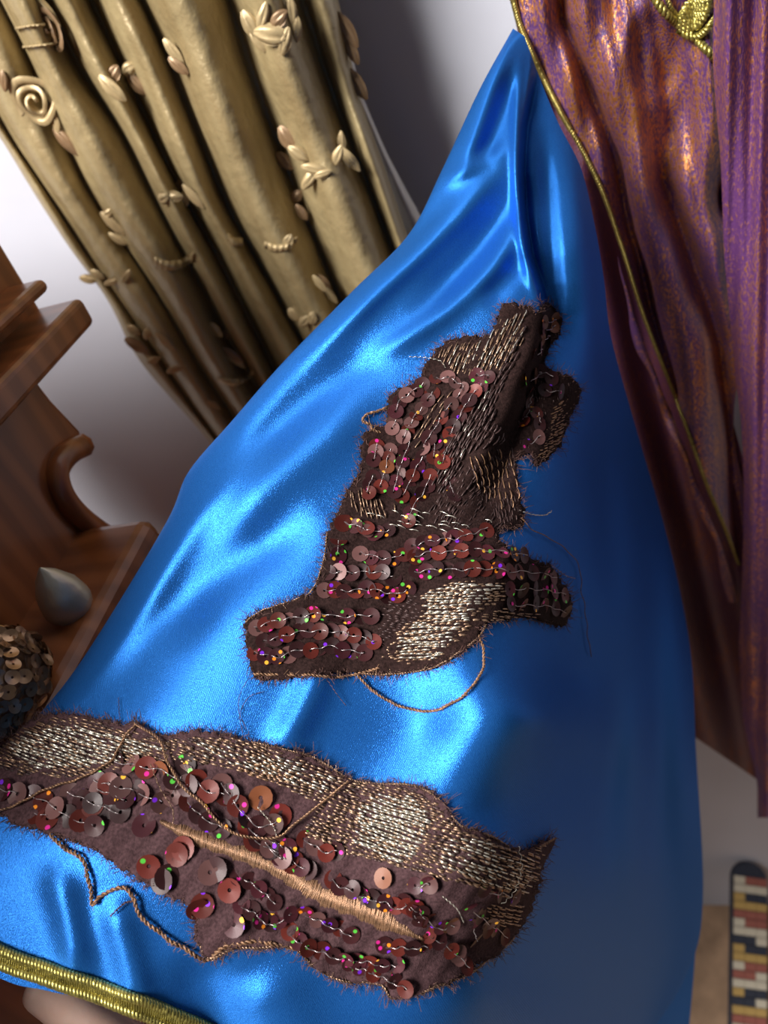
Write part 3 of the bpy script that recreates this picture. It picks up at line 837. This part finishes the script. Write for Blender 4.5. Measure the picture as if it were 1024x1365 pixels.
stitches('metallic_stitching', Z(za, [(375, 270), (400, 225), (470, 195), (595, 180), (640, 80), (735, 70), (730, 200), (650, 310), (480, 345), (420, 300)]), -1.12, 8.5, 14, 2, THREADS['silver'], ap1, .00026, .0022, skip=.3)
stitches('metallic_stitching', Z(za, [(500, 660), (560, 610), (690, 600), (695, 760), (712, 900), (640, 920), (560, 840)]), 1.42, 2.6, 12, 1, THREADS['dark'], ap1, .0003, .0014, bend=3)
stitches('metallic_stitching', Z(za, [(500, 660), (560, 610), (690, 600), (695, 760), (705, 850), (640, 860), (540, 800)]), 1.42, 7.2, 13, 1, THREADS['tan'], ap1, .00028, .0021, .6, 0, bend=3)
stitches('satin_stitching', Z(za, [(790, 560), (830, 450), (920, 370), (935, 390), (890, 480), (865, 580), (790, 660), (760, 650)]), -.5, 1.8, 7, .6, THREADS['tan'], ap1, .00028, .0016)
stitches('satin_stitching', Z(za, [(780, 300), (890, 330), (930, 380), (830, 450), (790, 560), (690, 630), (680, 420)]), 1.5, 3.2, 8, 2, THREADS['dark'], ap1, .0003, .0012, skip=.3)
stitches('metallic_stitching', Z(za, [(740, 90), (700, 250), (620, 420), (640, 600), (500, 640), (400, 800), (360, 770), (430, 580), (560, 420), (640, 300)]), -1.05, 3.0, 13, 2, THREADS['dark'], ap1, .0004, .0026)  # dark thread along the crease, painting in the shade of the fold
stitches('metallic_stitching', Z(za, [(380, 820), (440, 660), (520, 640), (580, 840), (700, 930), (560, 950), (420, 930), (330, 900)]), -1.0, 3.0, 11, 2, THREADS['dark'], ap1, .00034, .0016, skip=.15)
stitches('metallic_stitching', Z(za, [(640, 300), (620, 480), (500, 640), (420, 760), (400, 700), (520, 500), (590, 380)]), -1.0, 8, 12, 5, THREADS['silver'], ap1, .00022, .0030, skip=.5)
stitches('metallic_stitching', Z(za, [(340, 480), (440, 380), (470, 400), (380, 520), (260, 660), (240, 640)]), -.95, 4.5, 12, 2, THREADS['bronze'], ap1, .00028, .0028, skip=.25)
stitches('metallic_stitching', Z(za, [(50, 770), (110, 760), (260, 850), (250, 900), (30, 880)]), 1.35, 4.2, 12, 2, THREADS['bronze'], ap1, .00028, .0022, 2.0)
stitches('metallic_stitching', Z(za, [(60, 860), (260, 850), (480, 860), (640, 930), (480, 960), (200, 930)]), .3, 6, 12, 4, THREADS['silver'], ap1, .00020, .0034, 3., .35)
stitches('metallic_stitching', Z(zb, [(525, 275), (620, 235), (765, 240), (760, 285), (700, 320), (650, 395), (600, 450), (500, 462), (425, 445), (450, 380), (530, 330)]), -.04, 2.7, 8.5, 1.2, THREADS['bronze'], ap1, .00036, .0016)
stitches('metallic_stitching', Z(zb, [(535, 275), (620, 240), (755, 243), (690, 310), (640, 385), (590, 450), (470, 450), (470, 390), (545, 330)]), -.04, 3.6, 8.5, 1.5, THREADS['silver'], ap1, .00034, .0022, skip=.12)
stitches('metallic_stitching', Z(zb, [(440, 290), (530, 260), (540, 340), (470, 380), (420, 440), (400, 400)]), .2, 2.8, 8, 2, THREADS['dark'], ap1, .00034, .0018)
stitches('metallic_stitching', Z(zb, [(660, 340), (760, 300), (900, 335), (800, 335), (690, 355)]), .1, 3.0, 8, 2, THREADS['bronze'], ap1, .00030, .0018)
cord('loose_cord', Z(zb, [(360, 490), (400, 530), (450, 562), (500, 580), (570, 588), (620, 570), (665, 540), (700, 480), (700, 430), (688, 385)]), .00062, ap1, fuzz=30)
cord('loose_cord', Z(zb, [(80, 490), (150, 492), (230, 495), (300, 498), (360, 488), (430, 470)]), .00062, ap1, fuzz=30)
cord('loose_thread', Z(zb, [(800, 65), (830, 95), (880, 120), (930, 155), (960, 200), (965, 260), (975, 310), (985, 400), (995, 440)]), .00026, ap1)
cord('loose_thread', Z(zb, [(795, 45), (830, 54), (865, 55), (885, 42)]), .00024, ap1, 'silver', twist=False)
cord('loose_thread', Z(zb, [(880, 190), (920, 218), (950, 228)]), .00018, ap1, 'bronze', twist=False)
cord('loose_thread', Z(zb, [(270, 500), (300, 540), (330, 575)]), .00012, ap1, 'fray', twist=False)
cord('loose_thread', Z(zb, [(75, 490), (45, 540), (40, 590), (60, 640)]), .00010, ap1, 'fray', twist=False)
cord('loose_cord', Z(za, [(190, 455), (150, 470), (115, 480), (95, 505), (125, 520), (135, 540), (165, 550)]), .0007, ap1, fuzz=20)
cord('loose_thread', Z(za, [(280, 258), (340, 262), (400, 275), (420, 300)]), .0002, ap1, 'silver', .0026, False)
cord('edge_cord', POLY_A[26:32], .00045, ap1, 'bronze', fuzz=20)
cord('edge_cord', POLY_A[36:42], .00045, ap1, 'bronze', fuzz=20)

# ---- lower scrap
PB = smooth_poly(POLY_B)
ap2 = thing('sequin_applique', 'long ragged brown sequinned scrap lying across the satin just above the gold hem braid', 'applique', S([360.], [1140.])[0], 'brown sequinned scraps on the blue satin')
backing('net_backing', PB, ap2, BACKING)
fringe(PB, ap2, 5, 3, 18, .00012)
fringe(np.array([(590, 1075), (612, 1102), (630, 1110), (645, 1113), (675, 1129), (694, 1133), (733, 1117)], float), ap2, 8, 6, 30, .00007)
th = MB()
def rowsB(fn, rows, r, mixw, sp=1.35):
    for rw in rows: seq_row([fn(*p) for p in rw], r, mixw, ap2, th, True, sp)
rowsB(zc, [[(410, 225), (500, 240), (575, 255), (650, 300)], [(340, 290), (420, 310), (470, 320)], [(650, 355), (690, 400), (760, 440)], [(640, 232), (700, 310), (770, 330)], [(250, 330), (345, 370), (420, 395)], [(350, 318), (440, 350)],
    [(20, 320), (75, 335)], [(120, 340), (190, 370), (245, 410), (335, 440)], [(760, 290), (830, 390), (900, 440), (960, 400)], [(630, 270), (600, 330)], [(140, 400), (180, 410)], [(850, 440), (930, 510), (1000, 560)], [(870, 480), (960, 540)]], 14.5, DK)
rowsB(zc, [[(490, 330), (565, 357)], ], 15.5, {'mauve': 1}, 1.9)
for (x, y, k) in [(500, 435, 'holo'), (630, 510, 'red'), (610, 530, 'red'), (515, 570, 'red'), (575, 605, 'dark'), (890, 340, 'orange'), (740, 580, 'dark'), (720, 590, 'mauve'), (785, 650, 'red'), (695, 700, 'red'), (680, 712, 'red'), (800, 765, 'holo'), (330, 370, 'red'), (560, 620, 'dark')]:
    place_sequin(*zc(x, y), 16, k, ap2)
rowsB(zc, [[(825, 700), (880, 730), (920, 765), (990, 730)], [(820, 600), (880, 640), (940, 690)]], 11.5, {'dark': 3, 'holo': 2})
rowsB(zd, [[(90, 300), (170, 345), (205, 340)], [(10, 355), (60, 380), (110, 405)], [(-30, 300), (30, 330)],
    [(190, 430), (230, 468), (270, 470), (310, 503), (345, 492), (400, 520), (450, 515), (495, 540), (530, 580), (590, 575)],
    [(700, 460), (745, 470), (790, 480)], [(650, 520), (690, 560), (720, 585), (760, 620)], [(650, 580), (660, 630)], [(510, 610), (555, 640), (595, 680), (630, 730)],
    [(95, 550), (145, 570), (195, 592), (255, 615)], [(370, 650), (435, 655), (500, 650)], [(40, 610), (85, 650), (140, 670), (190, 690), (250, 697), (310, 705), (350, 715), (400, 722)],
    [(245, 718), (290, 730), (330, 745), (380, 770), (435, 798)], [(470, 450), (520, 440)], [(440, 500), (480, 560)]], 12, HO)
for (x, y, k) in [(368, 428, 'orange'), (790, 480, 'mauve'), (580, 572, 'orange'), (470, 520, 'red'), (520, 440, 'mauve'), (700, 590, 'red'), (600, 675, 'mauve')]:
    place_sequin(*zd(x, y), 13, k, ap2, .003)
th.build('sequin_thread', THREADS['clear'], ap2, kind='stuff')
T1 = [(-10, 1005), (25, 978), (60, 960), (100, 957), (165, 972), (220, 985), (300, 982), (395, 1005), (465, 1042), (430, 1075), (380, 1050), (330, 1030), (280, 1020), (200, 1015), (150, 1030), (90, 1040), (30, 1035), (-10, 1022)]
T2 = [(440, 1055), (470, 1042), (555, 1052), (588, 1075), (612, 1106), (690, 1138), (728, 1120), (714, 1170), (690, 1200), (640, 1180), (560, 1160), (470, 1140), (400, 1110), (420, 1080)]
stitches('metallic_stitching', T1, .30, 2.9, 9, 1, THREADS['dark'], ap2, .00040, .0014)
stitches('metallic_stitching', T1, .30, 3.6, 8.5, 1.6, THREADS['bronze'], ap2, .00038, .0020, skip=.12)
stitches('metallic_stitching', [(10, 1000), (40, 978), (100, 968), (170, 985), (230, 1000), (190, 1012), (120, 1025), (50, 1028)], .30, 4.0, 8.5, 1.8, THREADS['silver'], ap2, .00038, .0027, skip=.1)
stitches('metallic_stitching', [(260, 985), (390, 1008), (455, 1042), (430, 1060), (350, 1030), (270, 1008)], .42, 4.6, 8.5, 2.4, THREADS['silver'], ap2, .00034, .0027, skip=.3)
stitches('metallic_stitching', T2, .30, 2.9, 9, 1, THREADS['dark'], ap2, .00040, .0014)
stitches('metallic_stitching', T2, .30, 3.6, 8.5, 1.6, THREADS['bronze'], ap2, .00036, .0020, skip=.15)
stitches('metallic_stitching', [(478, 1075), (500, 1058), (552, 1062), (578, 1085), (575, 1120), (550, 1148), (520, 1145), (470, 1120)], .33, 3.6, 8, 1.4, THREADS['silver'], ap2, .00036, .0028, skip=.08)
stitches('metallic_stitching', [(600, 1110), (690, 1140), (712, 1150), (700, 1190), (640, 1170), (580, 1150)], .33, 5.0, 8, 2.4, THREADS['silver'], ap2, .00030, .0026, skip=.25)
stitches('metallic_stitching', Z(zd, [(700, 510), (850, 520), (820, 590), (770, 600), (690, 560)]), .2, 3.0, 8, 1.4, THREADS['bronze'], ap2, .00034, .0018)
# padded satin-stitch bar
bar_c = catmull([(218, 1096), (270, 1118), (340, 1143), (390, 1165), (430, 1190), (500, 1218), (562, 1246)], 230)
wd_ = np.interp(np.linspace(0, 1, 230), [0, .08, .3, .6, .85, 1], [2, 10, 13, 16, 15, 2])
tn = np.gradient(bar_c, axis=0); tn /= np.linalg.norm(tn, axis=1)[:, None]; bn = np.stack([-tn[:, 1], tn[:, 0]], 1)
pts = []
for i in range(230):
    sl = bn[i] * wd_[i] + tn[i] * (3 + rng.normal(0, .8))
    for k, h in zip((-1, -.4, .4, 1), (.0010, .0024, .0024, .0010)): pts.append((*(bar_c[i] + sl * k * (1 + rng.normal(0, .06))), h + rng.normal(0, .00008)))
pts = np.array(pts); W = S(pts[:, 0], pts[:, 1], pts[:, 2]).reshape(-1, 4, 3); mb = MB()
for w_ in W: mb.tube(w_, .00036, 4)
mb.build('satin_stitched_bar', THREADS['tan'], ap2, label='tan satin-stitched bar')
stitches('metallic_stitching', Z(zc, [(800, 230), (1000, 210), (1024, 260), (980, 300), (850, 270)]), .35, 3.0, 8, 1.4, THREADS['tan'], ap2, .00034, .0018)
cord('loose_cord', Z(zc, [(180, 465), (230, 515), (285, 545), (310, 620), (325, 705), (350, 675), (420, 645), (460, 680), (475, 735), (530, 780), (600, 830), (660, 860), (710, 885), (760, 845), (860, 825), (950, 835), (1010, 850)]), .0008, ap2, n=140, fuzz=90)
cord('loose_thread', Z(zc, [(470, 690), (430, 700), (385, 745)]), .00035, ap2, 'fray')
cord('gold_cord', Z(zc, [(0, 398), (80, 370), (180, 320), (300, 280), (400, 220), (440, 150), (480, 100)]), .00055, ap2, 'tan', .0040)
cord('gold_cord', Z(zc, [(480, 95), (560, 150), (590, 230), (640, 310), (700, 360), (750, 420), (810, 460), (900, 475), (960, 465), (1000, 430), (1080, 370), (1190, 285)]), .00055, ap2, 'tan', .0042)
cord('loose_thread', Z(zc, [(530, 230), (560, 310), (600, 380), (600, 440)]), .0002, ap2, 'bronze', .004, False)
cord('loose_thread', Z(zc, [(880, 370), (930, 430), (945, 470)]), .0002, ap2, 'silver', .004, False)
cord('loose_thread', Z(zc, [(830, 120), (820, 60), (850, 0), (900, -20)]), .00012, ap2, 'fray', .001, False)
cord('loose_thread', Z(zc, [(415, 90), (412, 40), (410, 0)]), .00012, ap2, 'fray', .001, False)
cord('loose_thread', Z(zd, [(790, 330), (800, 390), (780, 460), (740, 500)]), .00014, ap2, 'silver', .004, False)
cord('loose_thread', Z(zd, [(560, 470), (600, 510), (620, 560)]), .00016, ap2, 'silver', .004, False)
cord('loose_thread', Z(zd, [(870, 330), (905, 310), (930, 296)]), .0004, ap2, 'cord', .003, True)
cord('edge_cord', POLY_B[25:38], .0005, ap2, 'bronze', fuzz=80)
cord('edge_cord', POLY_B[10:20], .00045, ap2, 'bronze', fuzz=60)

# ------------------------------------------------------------------ purple robe at the right
robe = thing('purple_robe', 'purple and copper shot robe with gold cord edging hanging at the right', 'robe', (float(PY(900, 500, .50)[0]), .50, .3))
def panel(name, left, right, yr, fold, mat, nr=110, nc=60, Y0=.50, ends=None):
    yy = np.linspace(*yr, nr); a = np.array(left, float); b = np.array(right, float)
    la = np.interp(yy, a[:, 1], a[:, 0]); lb = np.interp(yy, b[:, 1], b[:, 0])
    ker = lambda q: np.convolve(np.pad(q, 2, mode='edge'), np.ones(5) / 5, 'valid')
    tt = np.linspace(0, 1, nc); X = ker(la)[:, None] * (1 - tt) + ker(lb)[:, None] * tt
    YY = np.repeat(yy[:, None], nc, 1)
    if ends is not None: YY = YY + ends(X, YY)
    dd = Y0 + fold(X, YY, tt[None] + 0 * X)
    me = mesh(name, PY(X, YY, dd).reshape(-1, 3), grid_faces(nr, nc)[:, ::-1], mat)
    return obj(name, me, None, None, robe), (X, YY, dd)
def line_d(pl, x, y):
    """signed horizontal distance to a line given as x(y)"""
    a = np.array(pl, float); return x - np.interp(y, a[:, 1], a[:, 0])
g = lambda d, w_: np.exp(-(d / w_) ** 2)
EDGE = [(565, -420), (660, -80), (684, 0), (694, 35), (716, 85), (745, 145), (775, 198), (803, 255), (830, 332), (858, 420), (885, 490), (912, 560), (940, 640), (965, 700), (985, 752), (1000, 800), (1040, 950)]
F1 = [(700, -420), (740, -80), (750, 24), (782, 107), (809, 177), (822, 214), (841, 308), (865, 400), (900, 520)]
F2 = [(868, 150), (884, 240), (905, 300), (924, 350), (943, 403), (959, 457), (966, 520), (975, 640), (990, 760)]
F3 = [(938, 220), (952, 250), (966, 300), (972, 400)]
RE = [(985, -420), (975, -80), (972, 0), (966, 60), (968, 214), (976, 348), (981, 430), (984, 505), (979, 540), (978, 575), (983, 610), (992, 650), (1000, 700), (1010, 800), (1045, 950)]
def foldA(x, y, t):
    d = .016 * g(line_d(F1, x, y), 9) - .010 * g(line_d(F1, x, y) - 36, 24) - .006 * g(line_d(F1, x, y) + 26, 18)
    k = 1 / (1 + np.exp(-(y - 215) / 26))
    d += .030 * k * g(line_d(F2, x, y), 15) - .008 * k * g(line_d(F2, x, y) + 34, 22)
    d += .022 * g(np.hypot((x - 898) / 34, (y - 140) / 110), 1.0) - .007 * g(np.hypot((x - 872) / 40, (y - 75) / 70) - 1.0, .35)
    d -= .010 * g(line_d([(945, 80), (950, 150), (942, 240)], x, y), 16) * g((y - 140) / 90, 1)
    d += .035 * g(np.hypot((x - 962) / 14, (y - 262) / 36), 1)
    d += .014 * g(line_d(RE, x, y), 12)
    return d + .0018 * np.sin(x / 9. + y / 60.) + .0012 * np.sin(x / 4.3 - y / 35.)
panel('front_panel', EDGE, RE, (-420, 930), foldA, ROBE, 300, 120)
S0 = [(925, -420), (945, -80), (952, 0), (950, 80), (955, 150), (961, 214), (966, 348), (973, 420), (981, 510), (988, 560), (991, 620), (992, 660), (990, 760), (985, 860), (990, 960), (1010, 1040)]
S1 = [(1180, -420), (1180, 1100)]
def foldS(x, y, t):
    d = -.022 + .020 * (1 - np.clip(t * 7, 0, 1)) ** 2
    return d + .0035 * np.sin(x / 7.5 + y / 160.) + .0020 * np.sin(x / 3.7 + y / 210.) + .006 * np.sin(x / 26. + y / 300.)
panel('side_strip', S0, S1, (-420, 1090), foldS, ROBE2, 210, 90, .490)
LN0 = [(575, -420), (660, -80), (690, 40), (705, 120), (740, 230), (765, 350), (790, 500), (840, 680), (880, 800), (905, 900), (920, 1000), (924, 1060)]
LN1 = [(680, -420), (760, -80), (790, 40), (830, 120), (860, 230), (900, 350), (960, 500), (1010, 680), (1080, 800), (1120, 900), (1140, 1000), (1140, 1060)]
def hem(x, y):
    k = np.clip((y - 700) / 300, 0, 1); return k * np.clip((x - 930) * .72, -40, 130)
def foldL(x, y, t):
    q = line_d([(800, 250), (850, 500), (905, 700), (950, 900), (975, 1020)], x, y)
    return .022 + .010 * np.sin(q / 13.) + .006 * np.sin(q / 31. + 1) + .004 * np.sin(y / 60)
panel('lining_panel', LN0, LN1, (-420, 985), foldL, ROBED, 190, 80, .515, hem)
# gold cord on the edge of the front panel
e = catmull(EDGE[:-2], 300); dd = .50 + foldA(e[:, 0], e[:, 1], 0)
W = PY(e[:, 0], e[:, 1], dd - .0025)
MB().rope(W[:151], .0017, .0040, 3).build('edge_cord', GOLDO, robe)
MB().rope(W[150:], .0015, .0036, 2).build('edge_cord', GOLDO, robe)
def robe_line(pts, r, lift, n=80, mat=GOLD, name='gold_embroidery', pitch=None):
    q = catmull(pts, n); d_ = .50 + foldA(q[:, 0], q[:, 1], 0); w_ = PY(q[:, 0], q[:, 1], d_ - lift)
    return MB().rope(w_, r, pitch or r * 2.4, 2).build(name, mat, robe)
robe_line([(862, -40), (872, -5), (885, 15), (903, 32), (920, 45), (938, 62), (955, 80)], .0022, .004)
robe_line([(884, -30), (892, 5), (905, 25)], .0013, .003)
leaf = []
for i in range(12):
    t_ = i / 11; c0 = np.array([918 + 24 * t_, 38 - 62 * t_]); w_ = 8 + 12 * math.sin(math.pi * min(1, t_ + .2))
    leaf += [tuple(c0 + (-w_, 2)), tuple(c0 + (w_, -3))]
robe_line(leaf, .0018, .005, 260)
robe_line([(908, 42), (925, 50), (945, 36), (956, 10), (958, -30)], .0020, .005)
# copper glints of the lining edge under the cord
strip = MB(); e2 = catmull([(826, 340), (856, 440), (880, 505), (908, 575), (935, 650), (960, 715), (975, 760), (985, 800)], 120)
for x, y in e2:
    d_ = .50 + float(foldA(np.array(x), np.array(y), 0))
    for j in range(4): strip.v.append(PY(x - 2 - (11 + 3 * math.sin(y / 17.)) * min(1, (y - 338) / 90) * (1 - j / 3.), y + 2 + 1.5 * math.sin(y / 9), d_ + .004 - .004 * math.sin(j)))
strip.f = [tuple(f) for f in grid_faces(120, 4)[:, ::-1]]
strip.build('facing', ROBE, robe)

# ------------------------------------------------------------------ woven band leaning in the corner, bottom right
wb = thing('woven_band', 'multicoloured block-patterned woven band propped against the white wall', 'rug', PY(990., 1280., .6))
CR = plain('wool_cream', (.62, .56, .44), .95); RD = plain('wool_red', (.33, .11, .085), .95); NV = plain('wool_navy', (.035, .04, .06), .95); OC = plain('wool_ochre', (.50, .33, .11), .95)
A0 = PY(np.array(1000.), np.array(1172.), WALL - .03); _r = P(np.array(998.), np.array(1430.), np.array(1.)) - CAM; A1 = CAM + _r * ((.02 - CAMZ) / _r[2])
ax = (A1 - A0); Lw = np.linalg.norm(ax); ax /= Lw
sd = np.cross(ax, -FWD); sd /= np.linalg.norm(sd)
if sd.dot(RIGHT) < 0: sd *= -1
nn = np.cross(sd, ax); nn = nn if nn.dot(-FWD) > 0 else -nn
W2 = .030; mb = MB()
out = [A0 + sd * (W2 * math.cos(a)) - ax * (W2 * .9 * math.sin(a)) for a in np.linspace(0, math.pi, 13)] + [A1 - sd * W2, A1 + sd * W2]
n = len(out); mb.v = [p - nn * .012 for p in out] + [p - nn * .0 for p in out]
mb.f = [tuple(range(n, 2 * n)), tuple(range(n - 1, -1, -1))] + [(i, (i + 1) % n, (i + 1) % n + n, i + n) for i in range(n)]
mb.build('band_body', NV, wb, False)
bm = {}
for k, mt in (('c', CR), ('r', RD), ('n', NV), ('o', OC)):
    b_ = MB().box((-.5, -.5, 0), (.5, .5, 1)); bm[k] = mesh('woven_block', b_.v, b_.f, mt, False)
pat = ['crr', 'ccc', 'onn', 'ooo', 'rrr', 'crr', 'ccc', 'nnc', 'onn', 'ooo', 'crr', 'rrc', 'ccc', 'onn', 'nnc', 'ooo', 'rrr', 'ccc', 'cnn', 'nno', 'orr', 'ccc']
nrow = len(pat); pitch = Lw / nrow
for i, row in enumerate(pat):
    for j, ch in enumerate(row):
        o = bpy.data.objects.new('woven_block', bm[ch]); COL.objects.link(o); o.parent = wb
        o.matrix_parent_inverse = Matrix.Translation(wb.location).inverted()
        c0 = A0 + ax * (pitch * (i + .2)) + sd * ((j - 1) * W2 * .645)
        M4 = Matrix.Identity(4)
        for r in range(3):
            M4[r][0] = sd[r] * W2 * .61; M4[r][1] = ax[r] * pitch * .9; M4[r][2] = nn[r] * .0035; M4[r][3] = c0[r]
        o.matrix_basis = M4

# ------------------------------------------------------------------ sequinned bundle on the cabinet ledge
c0 = PX(np.array(12.), np.array(935.), XS + .03)
bun = thing('sequinned_pouch', 'small brown sequin-covered pouch on the cabinet ledge at the left edge', 'pouch', (c0[0], c0[1], LEDGE))
rb = np.array([.021, .028, .022]); cc = np.array([c0[0], c0[1], LEDGE + .0168])
mb = MB()
for i in range(13):
    th_ = math.pi * i / 12
    for j in range(20):
        a = 2 * math.pi * j / 20; mb.v.append(cc + rb * np.array([math.sin(th_) * math.cos(a), math.sin(th_) * math.sin(a), max(-.74, math.cos(th_))]) * (1 + .04 * math.sin(3 * a + i)))
for i in range(12):
    for j in range(20):
        a = i * 20 + j; b = i * 20 + (j + 1) % 20; mb.f.append((a, a + 20, b + 20, b))
mb.build('pouch_body', THREADS['cord'], bun)
PS = sequin_mesh('sequin', plain('sequin_bronze', (.30, .18, .10), .25, .7, None, (60, .5, 1.8)))
for i in range(190):
    zq = 1 - (i + .5) / 190 * 1.55; a = i * 2.39996; rq = math.sqrt(max(0, 1 - zq * zq))
    nv = np.array([rq * math.cos(a), rq * math.sin(a), zq])
    o = bpy.data.objects.new('sequin', PS); COL.objects.link(o); o.parent = bun
    o.matrix_parent_inverse = Matrix.Translation(bun.location).inverted()
    nq = nv / rb; nq /= np.linalg.norm(nq); nq = nq + rng.normal(0, .3, 3)
    o.matrix_basis = Matrix.Translation(Vector(cc + rb * nv * 1.05)) @ Vector(nq).to_track_quat('Z', 'Y').to_matrix().to_4x4() @ Matrix.Diagonal((.0034, .0034, .0034, 1))

# ------------------------------------------------------------------ hand under the hem
t = NT('skin'); t.set(Roughness=.5)
t.b.inputs['Subsurface Weight'].default_value = .12; t.b.inputs['Subsurface Radius'].default_value = (.01, .004, .002)
t.color(t.ramp(t.noise(t.coords(), 90, 4), [(.3, (.74, .47, .37)), (.7, (.84, .58, .48))])); t.bump(t.noise(t.coords(), 700, 3), .15, .0006)
SKIN = t.m
hv = []; he = []; hr = []
def hp(x, y, z, r, frm=None):
    hv.append(tuple(P(np.array(float(x)), np.array(float(y)), np.array(float(z))))); hr.append(r)
    if frm is not None: he.append((frm, len(hv) - 1))
    return len(hv) - 1
w0 = hp(300, 1900, .34, .027); w1 = hp(265, 1720, .335, .025, w0); p0 = hp(240, 1610, .33, .027, w1); p1 = hp(215, 1510, .326, .028, p0)
for fing in (((250, 1462, .312, .0112), (160, 1388, .303, .0104), (92, 1342, .300, .0098), (38, 1306, .300, .0084)),
             ((250, 1420, .322, .0112), (200, 1330, .326, .0104), (165, 1275, .330, .0096), (140, 1235, .336, .0082)),
             ((300, 1425, .328, .0108), (290, 1330, .334, .0100), (275, 1270, .338, .0092), (260, 1230, .344, .0078)),
             ((350, 1450, .334, .0096), (365, 1375, .340, .0088), (362, 1325, .345, .0080), (352, 1295, .350, .0068))):
    k = p1
    for q in fing: k = hp(*q, k)
k = hp(190, 1580, .300, .0150, p0); k = hp(150, 1510, .285, .0118, k); k = hp(125, 1455, .278, .0105, k); hp(105, 1415, .276, .0088, k)
me = bpy.data.meshes.new('hand'); me.from_pydata(hv, he, []); me.materials.append(SKIN)
hand = bpy.data.objects.new('hand', me); COL.objects.link(hand)
sk = hand.modifiers.new('skin', 'SKIN'); sk.use_smooth_shade = True
for i, r in enumerate(hr): me.skin_vertices[0].data[i].radius = (r, r)
me.skin_vertices[0].data[2].use_root = True
sb = hand.modifiers.new('sub', 'SUBSURF'); sb.levels = 2; sb.render_levels = 2
tag(hand, 'hand holding up the hem of the blue satin from below', 'hand')
